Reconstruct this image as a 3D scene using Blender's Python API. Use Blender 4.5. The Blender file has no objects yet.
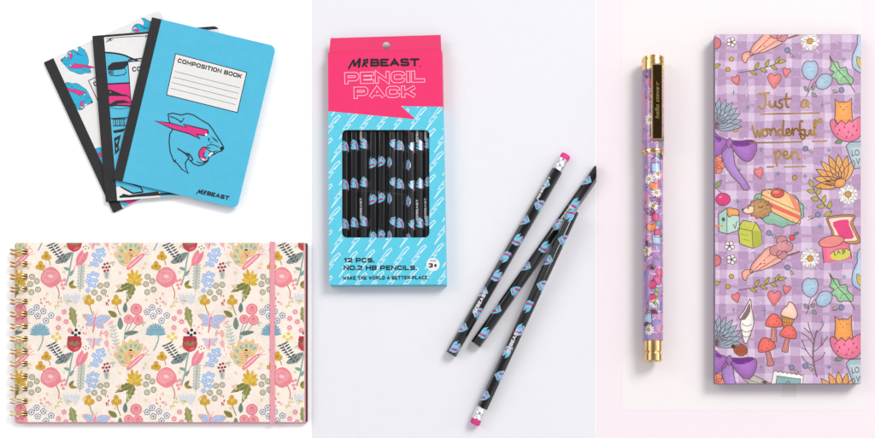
import bpy, math, random
from mathutils import Vector, Matrix
from mathutils.geometry import tessellate_polygon
random.seed(7)
C = bpy.context.scene.collection
MM = 0.001
H = 1000.0                     # camera height over the boards, mm
NX, NY = 540.0, 455.0          # point straight below the lens
E0 = 1.30                      # light level of the set: printed colours are divided by it


def W(px, py, z=0.0):
    k = (H - z) / H
    x = NX + (px - NX) * k
    y = NY + (py - NY) * k
    return Vector(((x - 437.5) * MM, -(y - 219) * MM, z * MM))


def lin(h, e=None):
    e = E0 if e is None else e
    h = h.lstrip('#')
    r = []
    for i in (0, 2, 4):
        v = int(h[i:i + 2], 16) / 255
        v = v / 12.92 if v <= 0.04045 else ((v + 0.055) / 1.055) ** 2.4
        r.append(min(0.97, v / e))
    return tuple(r)


# ------------------------------------------------------------------ materials
def principled(name):
    m = bpy.data.materials.new(name)
    m.use_nodes = True
    return m, m.node_tree, m.node_tree.nodes['Principled BSDF']


def mat_print(name, rough=0.5, spec=0.3, grain=0.03, bump=0.05, scale=900, coat=0.0, warp=0.45):
    m, nt, b = principled(name)
    a = nt.nodes.new('ShaderNodeAttribute'); a.attribute_name = 'Col'
    tc = nt.nodes.new('ShaderNodeTexCoord')
    n = nt.nodes.new('ShaderNodeTexNoise'); n.inputs['Scale'].default_value = scale
    n.inputs['Detail'].default_value = 3
    nt.links.new(tc.outputs['Object'], n.inputs['Vector'])
    n2 = nt.nodes.new('ShaderNodeTexNoise'); n2.inputs['Scale'].default_value = scale * 0.16
    nt.links.new(tc.outputs['Object'], n2.inputs['Vector'])
    ad = nt.nodes.new('ShaderNodeMath'); ad.operation = 'ADD'
    nt.links.new(n.outputs['Fac'], ad.inputs[0]); nt.links.new(n2.outputs['Fac'], ad.inputs[1])
    mr = nt.nodes.new('ShaderNodeMapRange')
    mr.inputs['From Min'].default_value = 0.6; mr.inputs['From Max'].default_value = 1.4
    mr.inputs['To Min'].default_value = 1 - grain; mr.inputs['To Max'].default_value = 1 + grain
    nt.links.new(ad.outputs[0], mr.inputs['Value'])
    mx = nt.nodes.new('ShaderNodeVectorMath'); mx.operation = 'SCALE'
    nt.links.new(a.outputs['Color'], mx.inputs[0]); nt.links.new(mr.outputs[0], mx.inputs['Scale'])
    nt.links.new(mx.outputs[0], b.inputs['Base Color'])
    b.inputs['Roughness'].default_value = rough
    b.inputs['Specular IOR Level'].default_value = spec
    b.inputs['Coat Weight'].default_value = coat
    b.inputs['Coat Roughness'].default_value = 0.1
    b.inputs['Coat IOR'].default_value = 1.5
    if bump:
        bp = nt.nodes.new('ShaderNodeBump'); bp.inputs['Strength'].default_value = bump
        bp.inputs['Distance'].default_value = 0.0004
        n3 = nt.nodes.new('ShaderNodeTexNoise'); n3.inputs['Scale'].default_value = 11; n3.inputs['Detail'].default_value = 1
        nt.links.new(tc.outputs['Object'], n3.inputs['Vector'])
        b2 = nt.nodes.new('ShaderNodeBump'); b2.inputs['Strength'].default_value = warp; b2.inputs['Distance'].default_value = 0.004
        nt.links.new(n3.outputs['Fac'], b2.inputs['Height']); nt.links.new(b2.outputs[0], bp.inputs['Normal'])
        nt.links.new(n.outputs['Fac'], bp.inputs['Height']); nt.links.new(bp.outputs[0], b.inputs['Normal'])
    return m


def mat_metal(name, col, rough=0.22, dark=None, scale=120):
    m, nt, b = principled(name)
    b.inputs['Metallic'].default_value = 1
    b.inputs['Roughness'].default_value = rough
    tc = nt.nodes.new('ShaderNodeTexCoord')
    n = nt.nodes.new('ShaderNodeTexNoise'); n.inputs['Scale'].default_value = scale
    nt.links.new(tc.outputs['Object'], n.inputs['Vector'])
    r = nt.nodes.new('ShaderNodeValToRGB')
    r.color_ramp.elements[0].position = 0.38; r.color_ramp.elements[1].position = 0.62
    r.color_ramp.elements[0].color = (*(dark or [c * 0.9 for c in col]), 1)
    r.color_ramp.elements[1].color = (*col, 1)
    nt.links.new(n.outputs['Fac'], r.inputs[0]); nt.links.new(r.outputs[0], b.inputs['Base Color'])
    return m


PAPER = mat_print('printed_card', 0.45, 0.35, grain=0.045, bump=0.09)
MATTE = mat_print('uncoated_paper', 0.8, 0.15, grain=0.02)
WATER = mat_print('watercolour_card', 0.5, 0.25, grain=0.11, scale=420)
BOARD = mat_print('smooth_backdrop', 0.9, 0.05, grain=0.012, bump=0.05, scale=500, warp=0.2)
TAPE = mat_print('cloth_spine_tape', 0.6, 0.25, grain=0.18, bump=0.5, scale=1600)
LACQ = mat_print('pencil_lacquer', 0.22, 0.22, grain=0.02, bump=0.0, coat=0.8)
PENL = mat_print('glossy_pen_wrap', 0.25, 0.4, grain=0.03, bump=0.0, coat=0.3)
RUBB = mat_print('rubber', 0.75, 0.3, grain=0.05, bump=0.2)
WOOD = mat_print('pencil_wood', 0.8, 0.2, grain=0.1)
ELAS = mat_print('elastic_weave', 0.8, 0.15, grain=0.1, bump=0.6, scale=2500)
GOLD = mat_metal('gold_metal', (0.86, 0.60, 0.27), 0.2)
FOIL = mat_metal('gold_foil', (0.78, 0.48, 0.13), 0.22, dark=(0.36, 0.18, 0.04), scale=28)
BRONZE = mat_metal('dark_bronze', (0.09, 0.055, 0.022), 0.18)
SILV = mat_metal('silver_ferrule', (0.88, 0.88, 0.9), 0.3)


def mat_film():
    m, nt, b = principled('clear_film')
    out = nt.nodes['Material Output']
    nt.nodes.remove(b)
    t = nt.nodes.new('ShaderNodeBsdfTransparent'); t.inputs[0].default_value = (0.97, 0.975, 0.98, 1)
    g = nt.nodes.new('ShaderNodeBsdfGlossy'); g.inputs['Roughness'].default_value = 0.08
    lw = nt.nodes.new('ShaderNodeLayerWeight'); lw.inputs[0].default_value = 0.5
    f = nt.nodes.new('ShaderNodeMapRange'); f.inputs['From Min'].default_value = 0.3; f.inputs['From Max'].default_value = 1.0
    f.inputs['To Min'].default_value = 0.03; f.inputs['To Max'].default_value = 0.4
    nt.links.new(lw.outputs['Facing'], f.inputs['Value'])
    mx = nt.nodes.new('ShaderNodeMixShader')
    nt.links.new(f.outputs[0], mx.inputs[0]); nt.links.new(t.outputs[0], mx.inputs[1])
    nt.links.new(g.outputs[0], mx.inputs[2]); nt.links.new(mx.outputs[0], out.inputs[0])
    return m


FILM = mat_film()


# ------------------------------------------------------------------ 2-D drawing
def area(p):
    return 0.5 * sum(p[i][0] * p[(i + 1) % len(p)][1] - p[(i + 1) % len(p)][0] * p[i][1] for i in range(len(p)))


def smooth(pts, closed=False, n=4):
    P = [tuple(p) for p in pts]
    N = len(P)
    if N < 3:
        return P
    out = []
    for i in range(N if closed else N - 1):
        if closed:
            a, b, c, d = P[i - 1], P[i], P[(i + 1) % N], P[(i + 2) % N]
        else:
            a, b, c, d = P[max(0, i - 1)], P[i], P[i + 1], P[min(N - 1, i + 2)]
        for k in range(n):
            t = k / n
            out.append(tuple(0.5 * ((2 * b[j]) + (-a[j] + c[j]) * t + (2 * a[j] - 5 * b[j] + 4 * c[j] - d[j]) * t * t
                                    + (-a[j] + 3 * b[j] - 3 * c[j] + d[j]) * t ** 3) for j in (0, 1)))
    if not closed:
        out.append(P[-1])
    return out


def halfclip(poly, a, b, c):           # keep a*x+b*y+c >= 0
    out = []
    n = len(poly)
    for i in range(n):
        p, q = poly[i], poly[(i + 1) % n]
        dp = a * p[0] + b * p[1] + c
        dq = a * q[0] + b * q[1] + c
        if dp >= 0:
            out.append(p)
        if (dp > 0 and dq < 0) or (dp < 0 and dq > 0):
            t = dp / (dp - dq)
            out.append((p[0] + (q[0] - p[0]) * t, p[1] + (q[1] - p[1]) * t))
    return out


def clip(poly, region):
    A = area(region)
    r = region if A > 0 else region[::-1]
    xs = [p[0] for p in r]; ys = [p[1] for p in r]
    px = [p[0] for p in poly]; py = [p[1] for p in poly]
    if max(px) < min(xs) or min(px) > max(xs) or max(py) < min(ys) or min(py) > max(ys):
        return []
    for i in range(len(r)):
        p, q = r[i], r[(i + 1) % len(r)]
        a, b = -(q[1] - p[1]), (q[0] - p[0])
        poly = halfclip(poly, a, b, -(a * p[0] + b * p[1]))
        if len(poly) < 3:
            return []
    return poly


def rect(x0, y0, x1, y1):
    return [(x0, y0), (x1, y0), (x1, y1), (x0, y1)]


class Art:
    def __init__(s):
        s.it = []; s.M = Matrix.Identity(3); s.st = []; s.L = 1; s.tone = True

    def push(s, x=0, y=0, rot=0, sx=1, sy=None):
        s.st.append(s.M.copy())
        sy = sx if sy is None else sy
        c, n = math.cos(math.radians(rot)), math.sin(math.radians(rot))
        s.M = s.M @ Matrix(((c * sx, -n * sy, x), (n * sx, c * sy, y), (0, 0, 1)))

    def pop(s):
        s.M = s.st.pop()

    def at(s, L):
        s.L = L

    def T(s, p):
        v = s.M @ Vector((p[0], p[1], 1))
        return (v.x, v.y)

    def raw(s, pts, col):
        s.it.append(([s.T(p) for p in pts], col, s.L))

    def poly(s, pts, col, sm=0):
        if sm:
            pts = smooth(pts, True, sm)
        P = [s.T(p) for p in pts]
        for t in tessellate_polygon([[Vector((p[0], p[1], 0)) for p in P]]):
            s.it.append(([P[i] for i in t], col, s.L))
        s.L += 1

    def line(s, pts, w, col, sm=0, closed=False, taper=False):
        if sm:
            pts = smooth(pts, closed, sm)
        P = [p for i, p in enumerate(pts) if i == 0 or (abs(p[0] - pts[i - 1][0]) + abs(p[1] - pts[i - 1][1])) > 1e-6]
        N = len(P)
        if N < 2:
            return
        Lf, Rt = [], []
        for i in range(N):
            if closed:
                a, b = P[i - 1], P[(i + 1) % N]
            else:
                a, b = P[max(0, i - 1)], P[min(N - 1, i + 1)]
            p = P[i]
            d1 = (p[0] - a[0], p[1] - a[1]); d2 = (b[0] - p[0], b[1] - p[1])
            l1 = math.hypot(*d1); l2 = math.hypot(*d2)
            if l1 < 1e-9: d1, l1 = d2, l2
            if l2 < 1e-9: d2, l2 = d1, l1
            tx, ty = d1[0] / l1 + d2[0] / l2, d1[1] / l1 + d2[1] / l2
            l = math.hypot(tx, ty)
            if l < 1e-3:
                tx, ty, l = d1[0] / l1, d1[1] / l1, 1
            tx /= l; ty /= l
            cs = max(0.5, abs(tx * d1[0] / l1 + ty * d1[1] / l1))
            hw = w / 2 / cs
            if taper:
                hw *= 0.25 + 0.75 * math.sin(math.pi * (0.12 + 0.76 * i / (N - 1)))
            Lf.append((p[0] - ty * hw, p[1] + tx * hw)); Rt.append((p[0] + ty * hw, p[1] - tx * hw))
        for i in range(N if closed else N - 1):
            j = (i + 1) % N
            s.raw([Lf[i], Lf[j], Rt[j], Rt[i]], col)
        s.L += 1

    def ell(s, x, y, rx, ry, col, rot=0, n=14):
        c, q = math.cos(math.radians(rot)), math.sin(math.radians(rot))
        s.raw([(x + rx * math.cos(a) * c - ry * math.sin(a) * q, y + rx * math.cos(a) * q + ry * math.sin(a) * c)
               for a in (2 * math.pi * k / n for k in range(n))], col)
        s.L += 1

    def circ(s, x, y, r, col, n=12):
        s.ell(x, y, r, r, col, 0, n)

    def ring(s, x, y, r, w, col, n=12):
        s.line([(x + r * math.cos(2 * math.pi * k / n), y + r * math.sin(2 * math.pi * k / n)) for k in range(n)], w, col, closed=True)

    def blob(s, pts, fill, oc, w=0.8, sm=4):
        s.poly(pts, fill, sm)
        xs_ = [p[0] for p in pts]; ys_ = [p[1] for p in pts]
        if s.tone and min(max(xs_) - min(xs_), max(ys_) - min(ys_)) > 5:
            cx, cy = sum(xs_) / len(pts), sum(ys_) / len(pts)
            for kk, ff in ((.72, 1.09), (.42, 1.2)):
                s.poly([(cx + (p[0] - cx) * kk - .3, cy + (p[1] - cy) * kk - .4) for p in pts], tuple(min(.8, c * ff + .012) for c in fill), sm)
        s.line(pts, w, oc, sm, closed=True)

    def oell(s, x, y, rx, ry, fill, oc, w=0.8, rot=0):
        c, q = math.cos(math.radians(rot)), math.sin(math.radians(rot))
        P = [(x + rx * math.cos(a) * c - ry * math.sin(a) * q, y + rx * math.cos(a) * q + ry * math.sin(a) * c)
             for a in (2 * math.pi * k / 14 for k in range(14))]
        s.raw(P, fill); s.L += 1
        s.line(P, w, oc, closed=True)

    def leaf(s, x, y, ln, w, ang, col, oc=None, ow=0.6):
        s.push(x, y, ang)
        P = [(0, 0), (ln * .3, -w * .5), (ln * .65, -w * .42), (ln, 0), (ln * .65, w * .42), (ln * .3, w * .5)]
        s.poly(P, col, 2)
        if ln > 6.5 and w > 3:
            s.line([(ln * .08, 0), (ln * .5, w * .05), (ln * .9, 0)], .45, tuple(c * .72 for c in col))
            for q in (.3, .5, .7):
                s.L -= 1
                s.line([(ln * q, 0), (ln * (q + .14), w * .27)], .3, tuple(c * .76 for c in col)); s.L -= 1
                s.line([(ln * q, 0), (ln * (q + .14), -w * .27)], .3, tuple(c * .76 for c in col))
        if oc:
            s.line(P, ow, oc, 2, closed=True)
        s.pop()

    def text(s, txt, x0, y0, x1, y1, col, off=0.02, rot=0, shear=0.0, sp=1.0):
        """lettering fitted to the box x0..x1, y0..y1 (before turning about x0, y1)"""
        c = bpy.data.curves.new('t', 'FONT'); c.body = txt; c.size = 1; c.offset = off
        c.resolution_u = 3; c.space_character = sp; c.fill_mode = 'BOTH'; c.shear = shear
        o = bpy.data.objects.new('t', c); C.objects.link(o)
        bpy.context.view_layer.update()
        e = o.evaluated_get(bpy.context.evaluated_depsgraph_get())
        m = e.to_mesh()
        V = [(v.co.x, v.co.y) for v in m.vertices]
        F = [list(p.vertices) for p in m.polygons]
        e.to_mesh_clear()
        bpy.data.objects.remove(o); bpy.data.curves.remove(c)
        ax = min(v[0] for v in V) + off; bx = max(v[0] for v in V) - off
        ay = min(v[1] for v in V) + off; by = max(v[1] for v in V) - off
        s.push(x0, y1, rot)
        sx, sy = (x1 - x0) / (bx - ax), (y1 - y0) / (by - ay)
        for f in F:
            s.raw([((V[i][0] - ax) * sx, -(V[i][1] - ay) * sy) for i in f], col)
        s.L += 1
        s.pop()


GLY = {
    'A': (1.1, [[(0, 1), (.5, 0), (1, 1)], [(.22, .7), (.78, .7)]]),
    'B': (1, [[(0, 0), (.8, 0), (.95, .1), (.95, .4), (.8, .5), (0, .5)], [(.7, .5), (.86, .5), (1, .62), (1, .88), (.86, 1), (0, 1)], [(0, 0), (0, 1)]]),
    'C': (1, [[(1, .3), (.94, .12), (.84, .03), (.68, 0), (.32, 0), (.16, .03), (.05, .14), (0, .34), (0, .66), (.05, .86), (.16, .97), (.32, 1), (.68, 1), (.84, .97), (.94, .88), (1, .7)]]),
    'D': (1, [[(0, 0), (.75, 0), (.95, .14), (1, .34), (1, .66), (.95, .86), (.75, 1), (0, 1)], [(0, 0), (0, 1)]]),
    'E': (.92, [[(1, 0), (0, 0), (0, 1), (1, 1)], [(0, .5), (.92, .5)]]),
    'G': (1, [[(1, .28), (.92, .1), (.68, 0), (.32, 0), (.16, .03), (.05, .14), (0, .34), (0, .66), (.05, .86), (.16, .97), (.32, 1), (1, 1), (1, .55), (.6, .55)]]),
    'H': (1, [[(0, 0), (0, 1)], [(1, 0), (1, 1)], [(0, .5), (1, .5)]]),
    'I': (0, [[(0, 0), (0, 1)]]),
    'K': (1, [[(0, 0), (0, 1)], [(1, 0), (.3, .52), (0, .56)], [(.34, .5), (1, 1)]]),
    'L': (.9, [[(0, 0), (0, 1), (1, 1)]]),
    'M': (1.25, [[(0, 1), (0, 0), (.5, .75), (1, 0), (1, 1)]]),
    'N': (1, [[(0, 1), (0, 0), (1, 1), (1, 0)]]),
    'O': (1.08, [[(0, .5), (0, .34), (.05, .14), (.16, .03), (.32, 0), (.68, 0), (.84, .03), (.95, .14), (1, .34), (1, .66), (.95, .86), (.84, .97), (.68, 1), (.32, 1), (.16, .97), (.05, .86), (0, .66), (0, .5)]]),
    'P': (1, [[(0, 1), (0, 0), (.8, 0), (.96, .1), (1, .22), (1, .4), (.96, .54), (.8, .64), (0, .64)]]),
    'R': (1, [[(0, 1), (0, 0), (.8, 0), (1, .14), (1, .42), (.8, .56), (0, .56)], [(.6, .56), (1, 1)]]),
    'S': (1, [[(.98, .24), (.94, .08), (.8, 0), (.16, 0), (.02, .1), (.02, .38), (.16, .48), (.86, .52), (1, .64), (1, .9), (.84, 1), (.18, 1), (.04, .92), (0, .76)]]),
    'T': (1, [[(0, 0), (1, 0)], [(.5, 0), (.5, 1)]]),
    'W': (1.4, [[(0, 0), (.26, 1), (.5, .15), (.74, 1), (1, 0)]]),
    '1': (.42, [[(0, .2), (1, 0), (1, 1)]]),
    '2': (1, [[(0, .26), (.04, .08), (.18, 0), (.84, 0), (1, .12), (1, .36), (.86, .5), (0, 1), (1, 1)]]),
    '3': (1, [[(0, .1), (.16, 0), (.84, 0), (1, .12), (1, .38), (.86, .5), (.4, .5)], [(.86, .5), (1, .64), (1, .88), (.84, 1), (.14, 1), (0, .88)]]),
    '+': (.9, [[(.5, .15), (.5, .95)], [(0, .55), (1, .55)]]),
    '.': (0, [[(0, 1), (0, 1.001)]])}


def wide(a, txt, x0, y0, x1, y1, col, w, rot=0, gap=.45, grow=0.0, square=False):
    """wide block capitals: strokes of width w fitted to the box; grow > 0 adds a rim all round"""
    adv = []
    for ch in txt:
        adv.append(.55 if ch == ' ' else GLY[ch][0])
    hgt = y1 - y0
    a.push(x0, y1, rot)
    n = len(txt)
    fixed = sum(0 if ch == ' ' else w for ch in txt) + (n - 1) * gap * w
    k = ((x1 - x0) - fixed) / sum(adv)
    x = 0.0
    L = a.L
    for ch, ad in zip(txt, adv):
        if ch == ' ':
            x += ad * k + gap * w
            continue
        for st in GLY[ch][1]:
            P = [(x + w / 2 + p[0] * ad * k if ad else x + w / 2, -hgt + w / 2 + p[1] * (hgt - w)) for p in st]
            if ch == '.':
                P = [(x + w / 2, -w), (x + w / 2, 0)]
                if grow: P = [(P[0][0], P[0][1] - grow), (P[1][0], grow)]
            else:
                e = w / 2 + grow
                for i, j in ((0, 1), (-1, -2)):
                    d = math.dist(P[i], P[j])
                    if math.dist(P[0], P[-1]) > 1e-6 and d > 1e-6:
                        ee = e if (abs(P[i][0] - P[j][0]) < 1e-6 or abs(P[i][1] - P[j][1]) < 1e-6) and abs(P[i][1] + hgt / 2) > hgt / 2 - w * .6 - .01 else (e * .55 if abs(P[i][1] + hgt / 2) > hgt / 2 - w else grow)
                        P[i] = (P[i][0] + (P[i][0] - P[j][0]) / d * ee, P[i][1] + (P[i][1] - P[j][1]) / d * ee)
            a.L = L
            a.line(P, w + 2 * grow, col)
        x += w + ad * k + gap * w
    a.L = L + 1
    a.pop()


# ------------------------------------------------------------------ mesh building
LS = 0.009   # mm between two layers of ink


class MB:
    def __init__(s):
        s.v = []; s.f = []; s.c = []; s.sm = []

    def face(s, pts, col, smooth=False):
        i = len(s.v); s.v += pts
        s.f.append(list(range(i, i + len(pts)))); s.c.append(col); s.sm.append(smooth)

    def slab(s, outline, z0, z1, col, side=None, b=0.4):
        """upright slab whose top outline shows at these photo points when seen from the lens"""
        side = side or col
        O = [W(p[0], p[1], z1) for p in outline]
        if area([(p.x, p.y) for p in O]) < 0:
            O = O[::-1]
        n = len(O)
        b = min(b, (z1 - z0) * 0.45)

        def ins(d):
            R = []
            for i in range(n):
                a, p, q = O[i - 1], O[i], O[(i + 1) % n]
                d1 = Vector((p.x - a.x, p.y - a.y)).normalized(); d2 = Vector((q.x - p.x, q.y - p.y)).normalized()
                nn = Vector((-(d1.y + d2.y), d1.x + d2.x))
                nn = nn.normalized() if nn.length > 1e-6 else Vector((-d1.y, d1.x))
                k = max(0.5, abs(nn.x * -d1.y + nn.y * d1.x))
                R.append((p.x + nn.x * d * MM / k, p.y + nn.y * d * MM / k))
            return R
        rings = [(ins(0), z0), (ins(0), z1 - b), (ins(b * .3), z1 - b * .3), (ins(b), z1)]
        i0 = len(s.v)
        for R, z in rings:
            s.v += [Vector((x, y, z * MM)) for x, y in R]
        for r in range(3):
            for i in range(n):
                j = (i + 1) % n
                s.f.append([i0 + r * n + i, i0 + r * n + j, i0 + (r + 1) * n + j, i0 + (r + 1) * n + i])
                s.c.append(side if r == 0 else col); s.sm.append(False)
        s.f.append([i0 + 3 * n + i for i in range(n)]); s.c.append(col); s.sm.append(False)
        s.f.append([i0 + i for i in reversed(range(n))]); s.c.append(side); s.sm.append(False)

    def art(s, art, z, regions=None):
        """printed ink lying on a flat top at height z (mm)"""
        for kk, (P, col, L) in enumerate(art.it):
            L = L + 0.85 * ((kk * 5) % 13) / 13
            for R in (regions or [None]):
                Q = clip(P, R) if R else P
                if len(Q) < 3:
                    continue
                A = area(Q)
                if abs(A) < 1e-4:
                    continue
                if A > 0:
                    Q = Q[::-1]
                s.face([W(p[0], p[1], z + L * LS) for p in Q], col)

    def art_u(s, art, cuts, mapf, vr):
        """ink wrapped round a body: cut at the lines u = cuts, then mapf(u, v, lift) -> point"""
        for kk, (P, col, L) in enumerate(art.it):
            L = L + 0.85 * ((kk * 5) % 13) / 13
            P = halfclip(halfclip(P, 0, 1, -vr[0]), 0, -1, vr[1])
            if len(P) < 3:
                continue
            lo, hi = min(p[0] for p in P), max(p[0] for p in P)
            for a, b in zip(cuts, cuts[1:]):
                if b < lo or a > hi:
                    continue
                Q = halfclip(halfclip(P, 1, 0, -a), -1, 0, b)
                if len(Q) < 3 or abs(area(Q)) < 1e-4:
                    continue
                if area(Q) < 0:
                    Q = Q[::-1]
                s.face([mapf(p[0], p[1], L * LS) for p in Q], col)

    def build(s, name, mat, parent=None, origin=None):
        me = bpy.data.meshes.new(name)
        off = origin if origin is not None else (Vector(parent.get('org', (0, 0, 0))) if parent else Vector())
        me.from_pydata([tuple(v - off) for v in s.v], [], s.f)
        a = me.color_attributes.new('Col', 'FLOAT_COLOR', 'CORNER')
        buf = []
        for f, c in zip(s.f, s.c):
            buf += [c[0], c[1], c[2], 1.0] * len(f)
        a.data.foreach_set('color', buf)
        me.polygons.foreach_set('use_smooth', s.sm)
        me.materials.append(mat)
        o = bpy.data.objects.new(name, me)
        C.objects.link(o)
        if parent is not None:
            o.parent = parent
            o['org'] = tuple(off)
        return o


def tag(o, label=None, cat=None, group=None, kind=None):
    for k, v in (('label', label), ('category', cat), ('group', group), ('kind', kind)):
        if v:
            o[k] = v
    return o


def thing(name, px, py, label, cat, group=None, z=0):
    o = bpy.data.objects.new(name, None); C.objects.link(o)
    o.empty_display_size = 0.01
    o.location = W(px, py, 0) + Vector((0, 0, z * MM))
    o['org'] = tuple(o.location)
    return tag(o, label, cat, group)


def roundrect(tl, tr, br, bl, r=(0, 0, 0, 0), n=5):
    P = [tl, tr, br, bl]
    out = []
    for i in range(4):
        p, a, b = Vector(P[i]), Vector(P[i - 1]), Vector(P[(i + 1) % 4])
        if r[i] <= 0:
            out.append(tuple(p)); continue
        u = (a - p).normalized(); v = (b - p).normalized()
        for k in range(n + 1):
            t = k / n * math.pi / 2
            q = p + u * r[i] * (1 - math.sin(t)) + v * r[i] * (1 - math.cos(t))
            out.append(tuple(q))
    return out


def shrink(poly, d):
    cx = sum(p[0] for p in poly) / len(poly); cy = sum(p[1] for p in poly) / len(poly)
    out = []
    for x, y in poly:
        l = math.hypot(x - cx, y - cy)
        out.append((cx + (x - cx) * (1 - d / l), cy + (y - cy) * (1 - d / l)))
    return out


# ------------------------------------------------------------------ colours
BLK = lin('1c1c1e'); WHT = (0.72, 0.72, 0.72); CYAN = lin('52c1e2'); MAG = lin('ea2a84'); OFFW = lin('f1efed')
CY2 = lin('1fb4dc')


# ------------------------------------------------------------------ emblem
def panther(a, fill=None, ln=2.6, detail=True, dk=1.0):
    """roaring big-cat head, drawn in a 438-unit square"""
    head = [(82, 25), (110, 19), (165, 31), (200, 21), (240, 30), (290, 62), (335, 88), (362, 122), (382, 155), (405, 190),
            (426, 225), (430, 240), (418, 255), (395, 262), (365, 279), (345, 288), (335, 300), (330, 320), (300, 342),
            (270, 348), (240, 335), (222, 318), (208, 303), (190, 330), (192, 360), (208, 396), (170, 372), (135, 330),
            (118, 320), (95, 262), (88, 200), (92, 150), (112, 120), (100, 95), (86, 60)]
    if fill:
        a.poly(head, fill)
    a.line(head, ln, BLK, closed=True)
    bolt = [(0, 68), (100, 82), (196, 108), (178, 88), (230, 101), (330, 125), (333, 145), (318, 160), (262, 152),
            (280, 180), (215, 148), (110, 118)]
    a.poly(bolt, MAG)
    a.line(bolt, ln, BLK, closed=True)
    a.poly([(300, 232), (282, 250), (273, 278), (284, 305), (304, 318), (328, 312), (305, 292), (309, 262), (330, 240)], MAG)
    a.poly([(330, 282), (346, 262), (372, 264), (352, 284), (342, 292)], WHT)
    a.poly([(404, 236), (424, 226), (431, 242), (412, 253)], BLK)
    a.circ(320, 154, 8, WHT)
    if detail:
        a.poly([(284, 304), (292, 298), (296, 310), (306, 302), (312, 312), (330, 306), (328, 320), (300, 326)], WHT)
        for p, w in (([(92, 38), (130, 53), (165, 74)], 2.6), ([(182, 48), (165, 76), (153, 68)], 2.2),
                     ([(345, 238), (318, 232), (300, 232), (282, 250), (273, 278), (284, 305), (304, 320), (328, 312)], 2.6),
                     ([(320, 236), (335, 252), (360, 262), (390, 254)], 1.8), ([(325, 222), (360, 216), (400, 232)], 1.8),
                     ([(140, 240), (170, 258), (190, 272), (208, 272), (225, 290), (236, 310), (222, 318)], 3.4),
                     ([(190, 272), (215, 300)], 3.0), ([(335, 195), (340, 180), (330, 178)], 2.6),
                     ([(355, 168), (385, 190)], 1.6), ([(365, 180), (395, 200)], 1.6), ([(350, 285), (372, 268), (346, 262), (336, 280)], 2),
                     ([(262, 322), (285, 332), (310, 326)], 2), ([(309, 262), (303, 285), (318, 300)], 2.2), ([(225, 290), (214, 282), (196, 280), (184, 262)], 2.6),
                     ([(300, 322), (322, 322), (332, 306), (340, 296)], 2.2), ([(118, 318), (128, 312), (126, 326)], 2), ([(345, 205), (358, 200)], 1.8)):
            a.line(p, w * dk, BLK, 3)


def logo(a, x, y, w, h, rot, col, bold=0.035, reg=True):
    """brush MR + wide bold BEAST, box x..x+w, y..y+h turned about its top left"""
    a.push(x, y, rot)
    u = w
    hh = h
    L = a.L
    st = hh * 0.25

    def br(pts, k=1.0):
        a.L = L
        a.line([(p[0] * u, p[1] * hh) for p in pts], st * k, col)
    br([(0.00, 1.28), (0.075, 0.10)], 0.9)
    br([(0.075, 0.10), (0.085, 0.95)], 1.1)
    br([(0.085, 0.95), (0.165, -0.08)], 1.0)
    br([(0.165, -0.08), (0.145, 1.12)], 1.2)
    br([(0.195, 1.05), (0.235, 0.12)], 1.0)
    br([(0.205, 0.18), (0.268, 0.10), (0.262, 0.5), (0.215, 0.62)], 0.9)
    br([(0.218, 0.6), (0.262, 1.04)], 0.9)
    a.L = L
    wide(a, 'BEAST', u * 0.305, 0, u * 0.985, hh, col, hh * .275, gap=.3)
    if reg:
        a.L = L
        a.circ(u * 1.0, hh * 1.0, hh * 0.09, col, 8)
    a.pop()


# ------------------------------------------------------------------ setting
def backdrop(name, x0, x1, col, z=0.0):
    m = MB(); m.slab(rect(x0, -420, x1, 900), -4, z, col, b=0.2)
    return tag(m.build(name, BOARD, None, Vector()), kind='structure')


backdrop('white_backdrop', -420, 311.5, (0.93, 0.93, 0.93))
backdrop('lavender_backdrop', 311.5, 594.5, lin('f2f1f6'))
backdrop('white_margin', 594.5, 597, lin('fbf9fb'))
backdrop('pink_backdrop', 597, 1300, lin('fcf0f5'))
m = MB(); m.slab(rect(622, -300, 861.5, 410.5), 0.004, 0.12, lin('fbf4f4'), b=0.02)
tag(m.build('cream_card', BOARD, None, Vector()), 'pale cream card sheet lying on the pink backdrop under the pen and box', 'card sheet')


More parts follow.
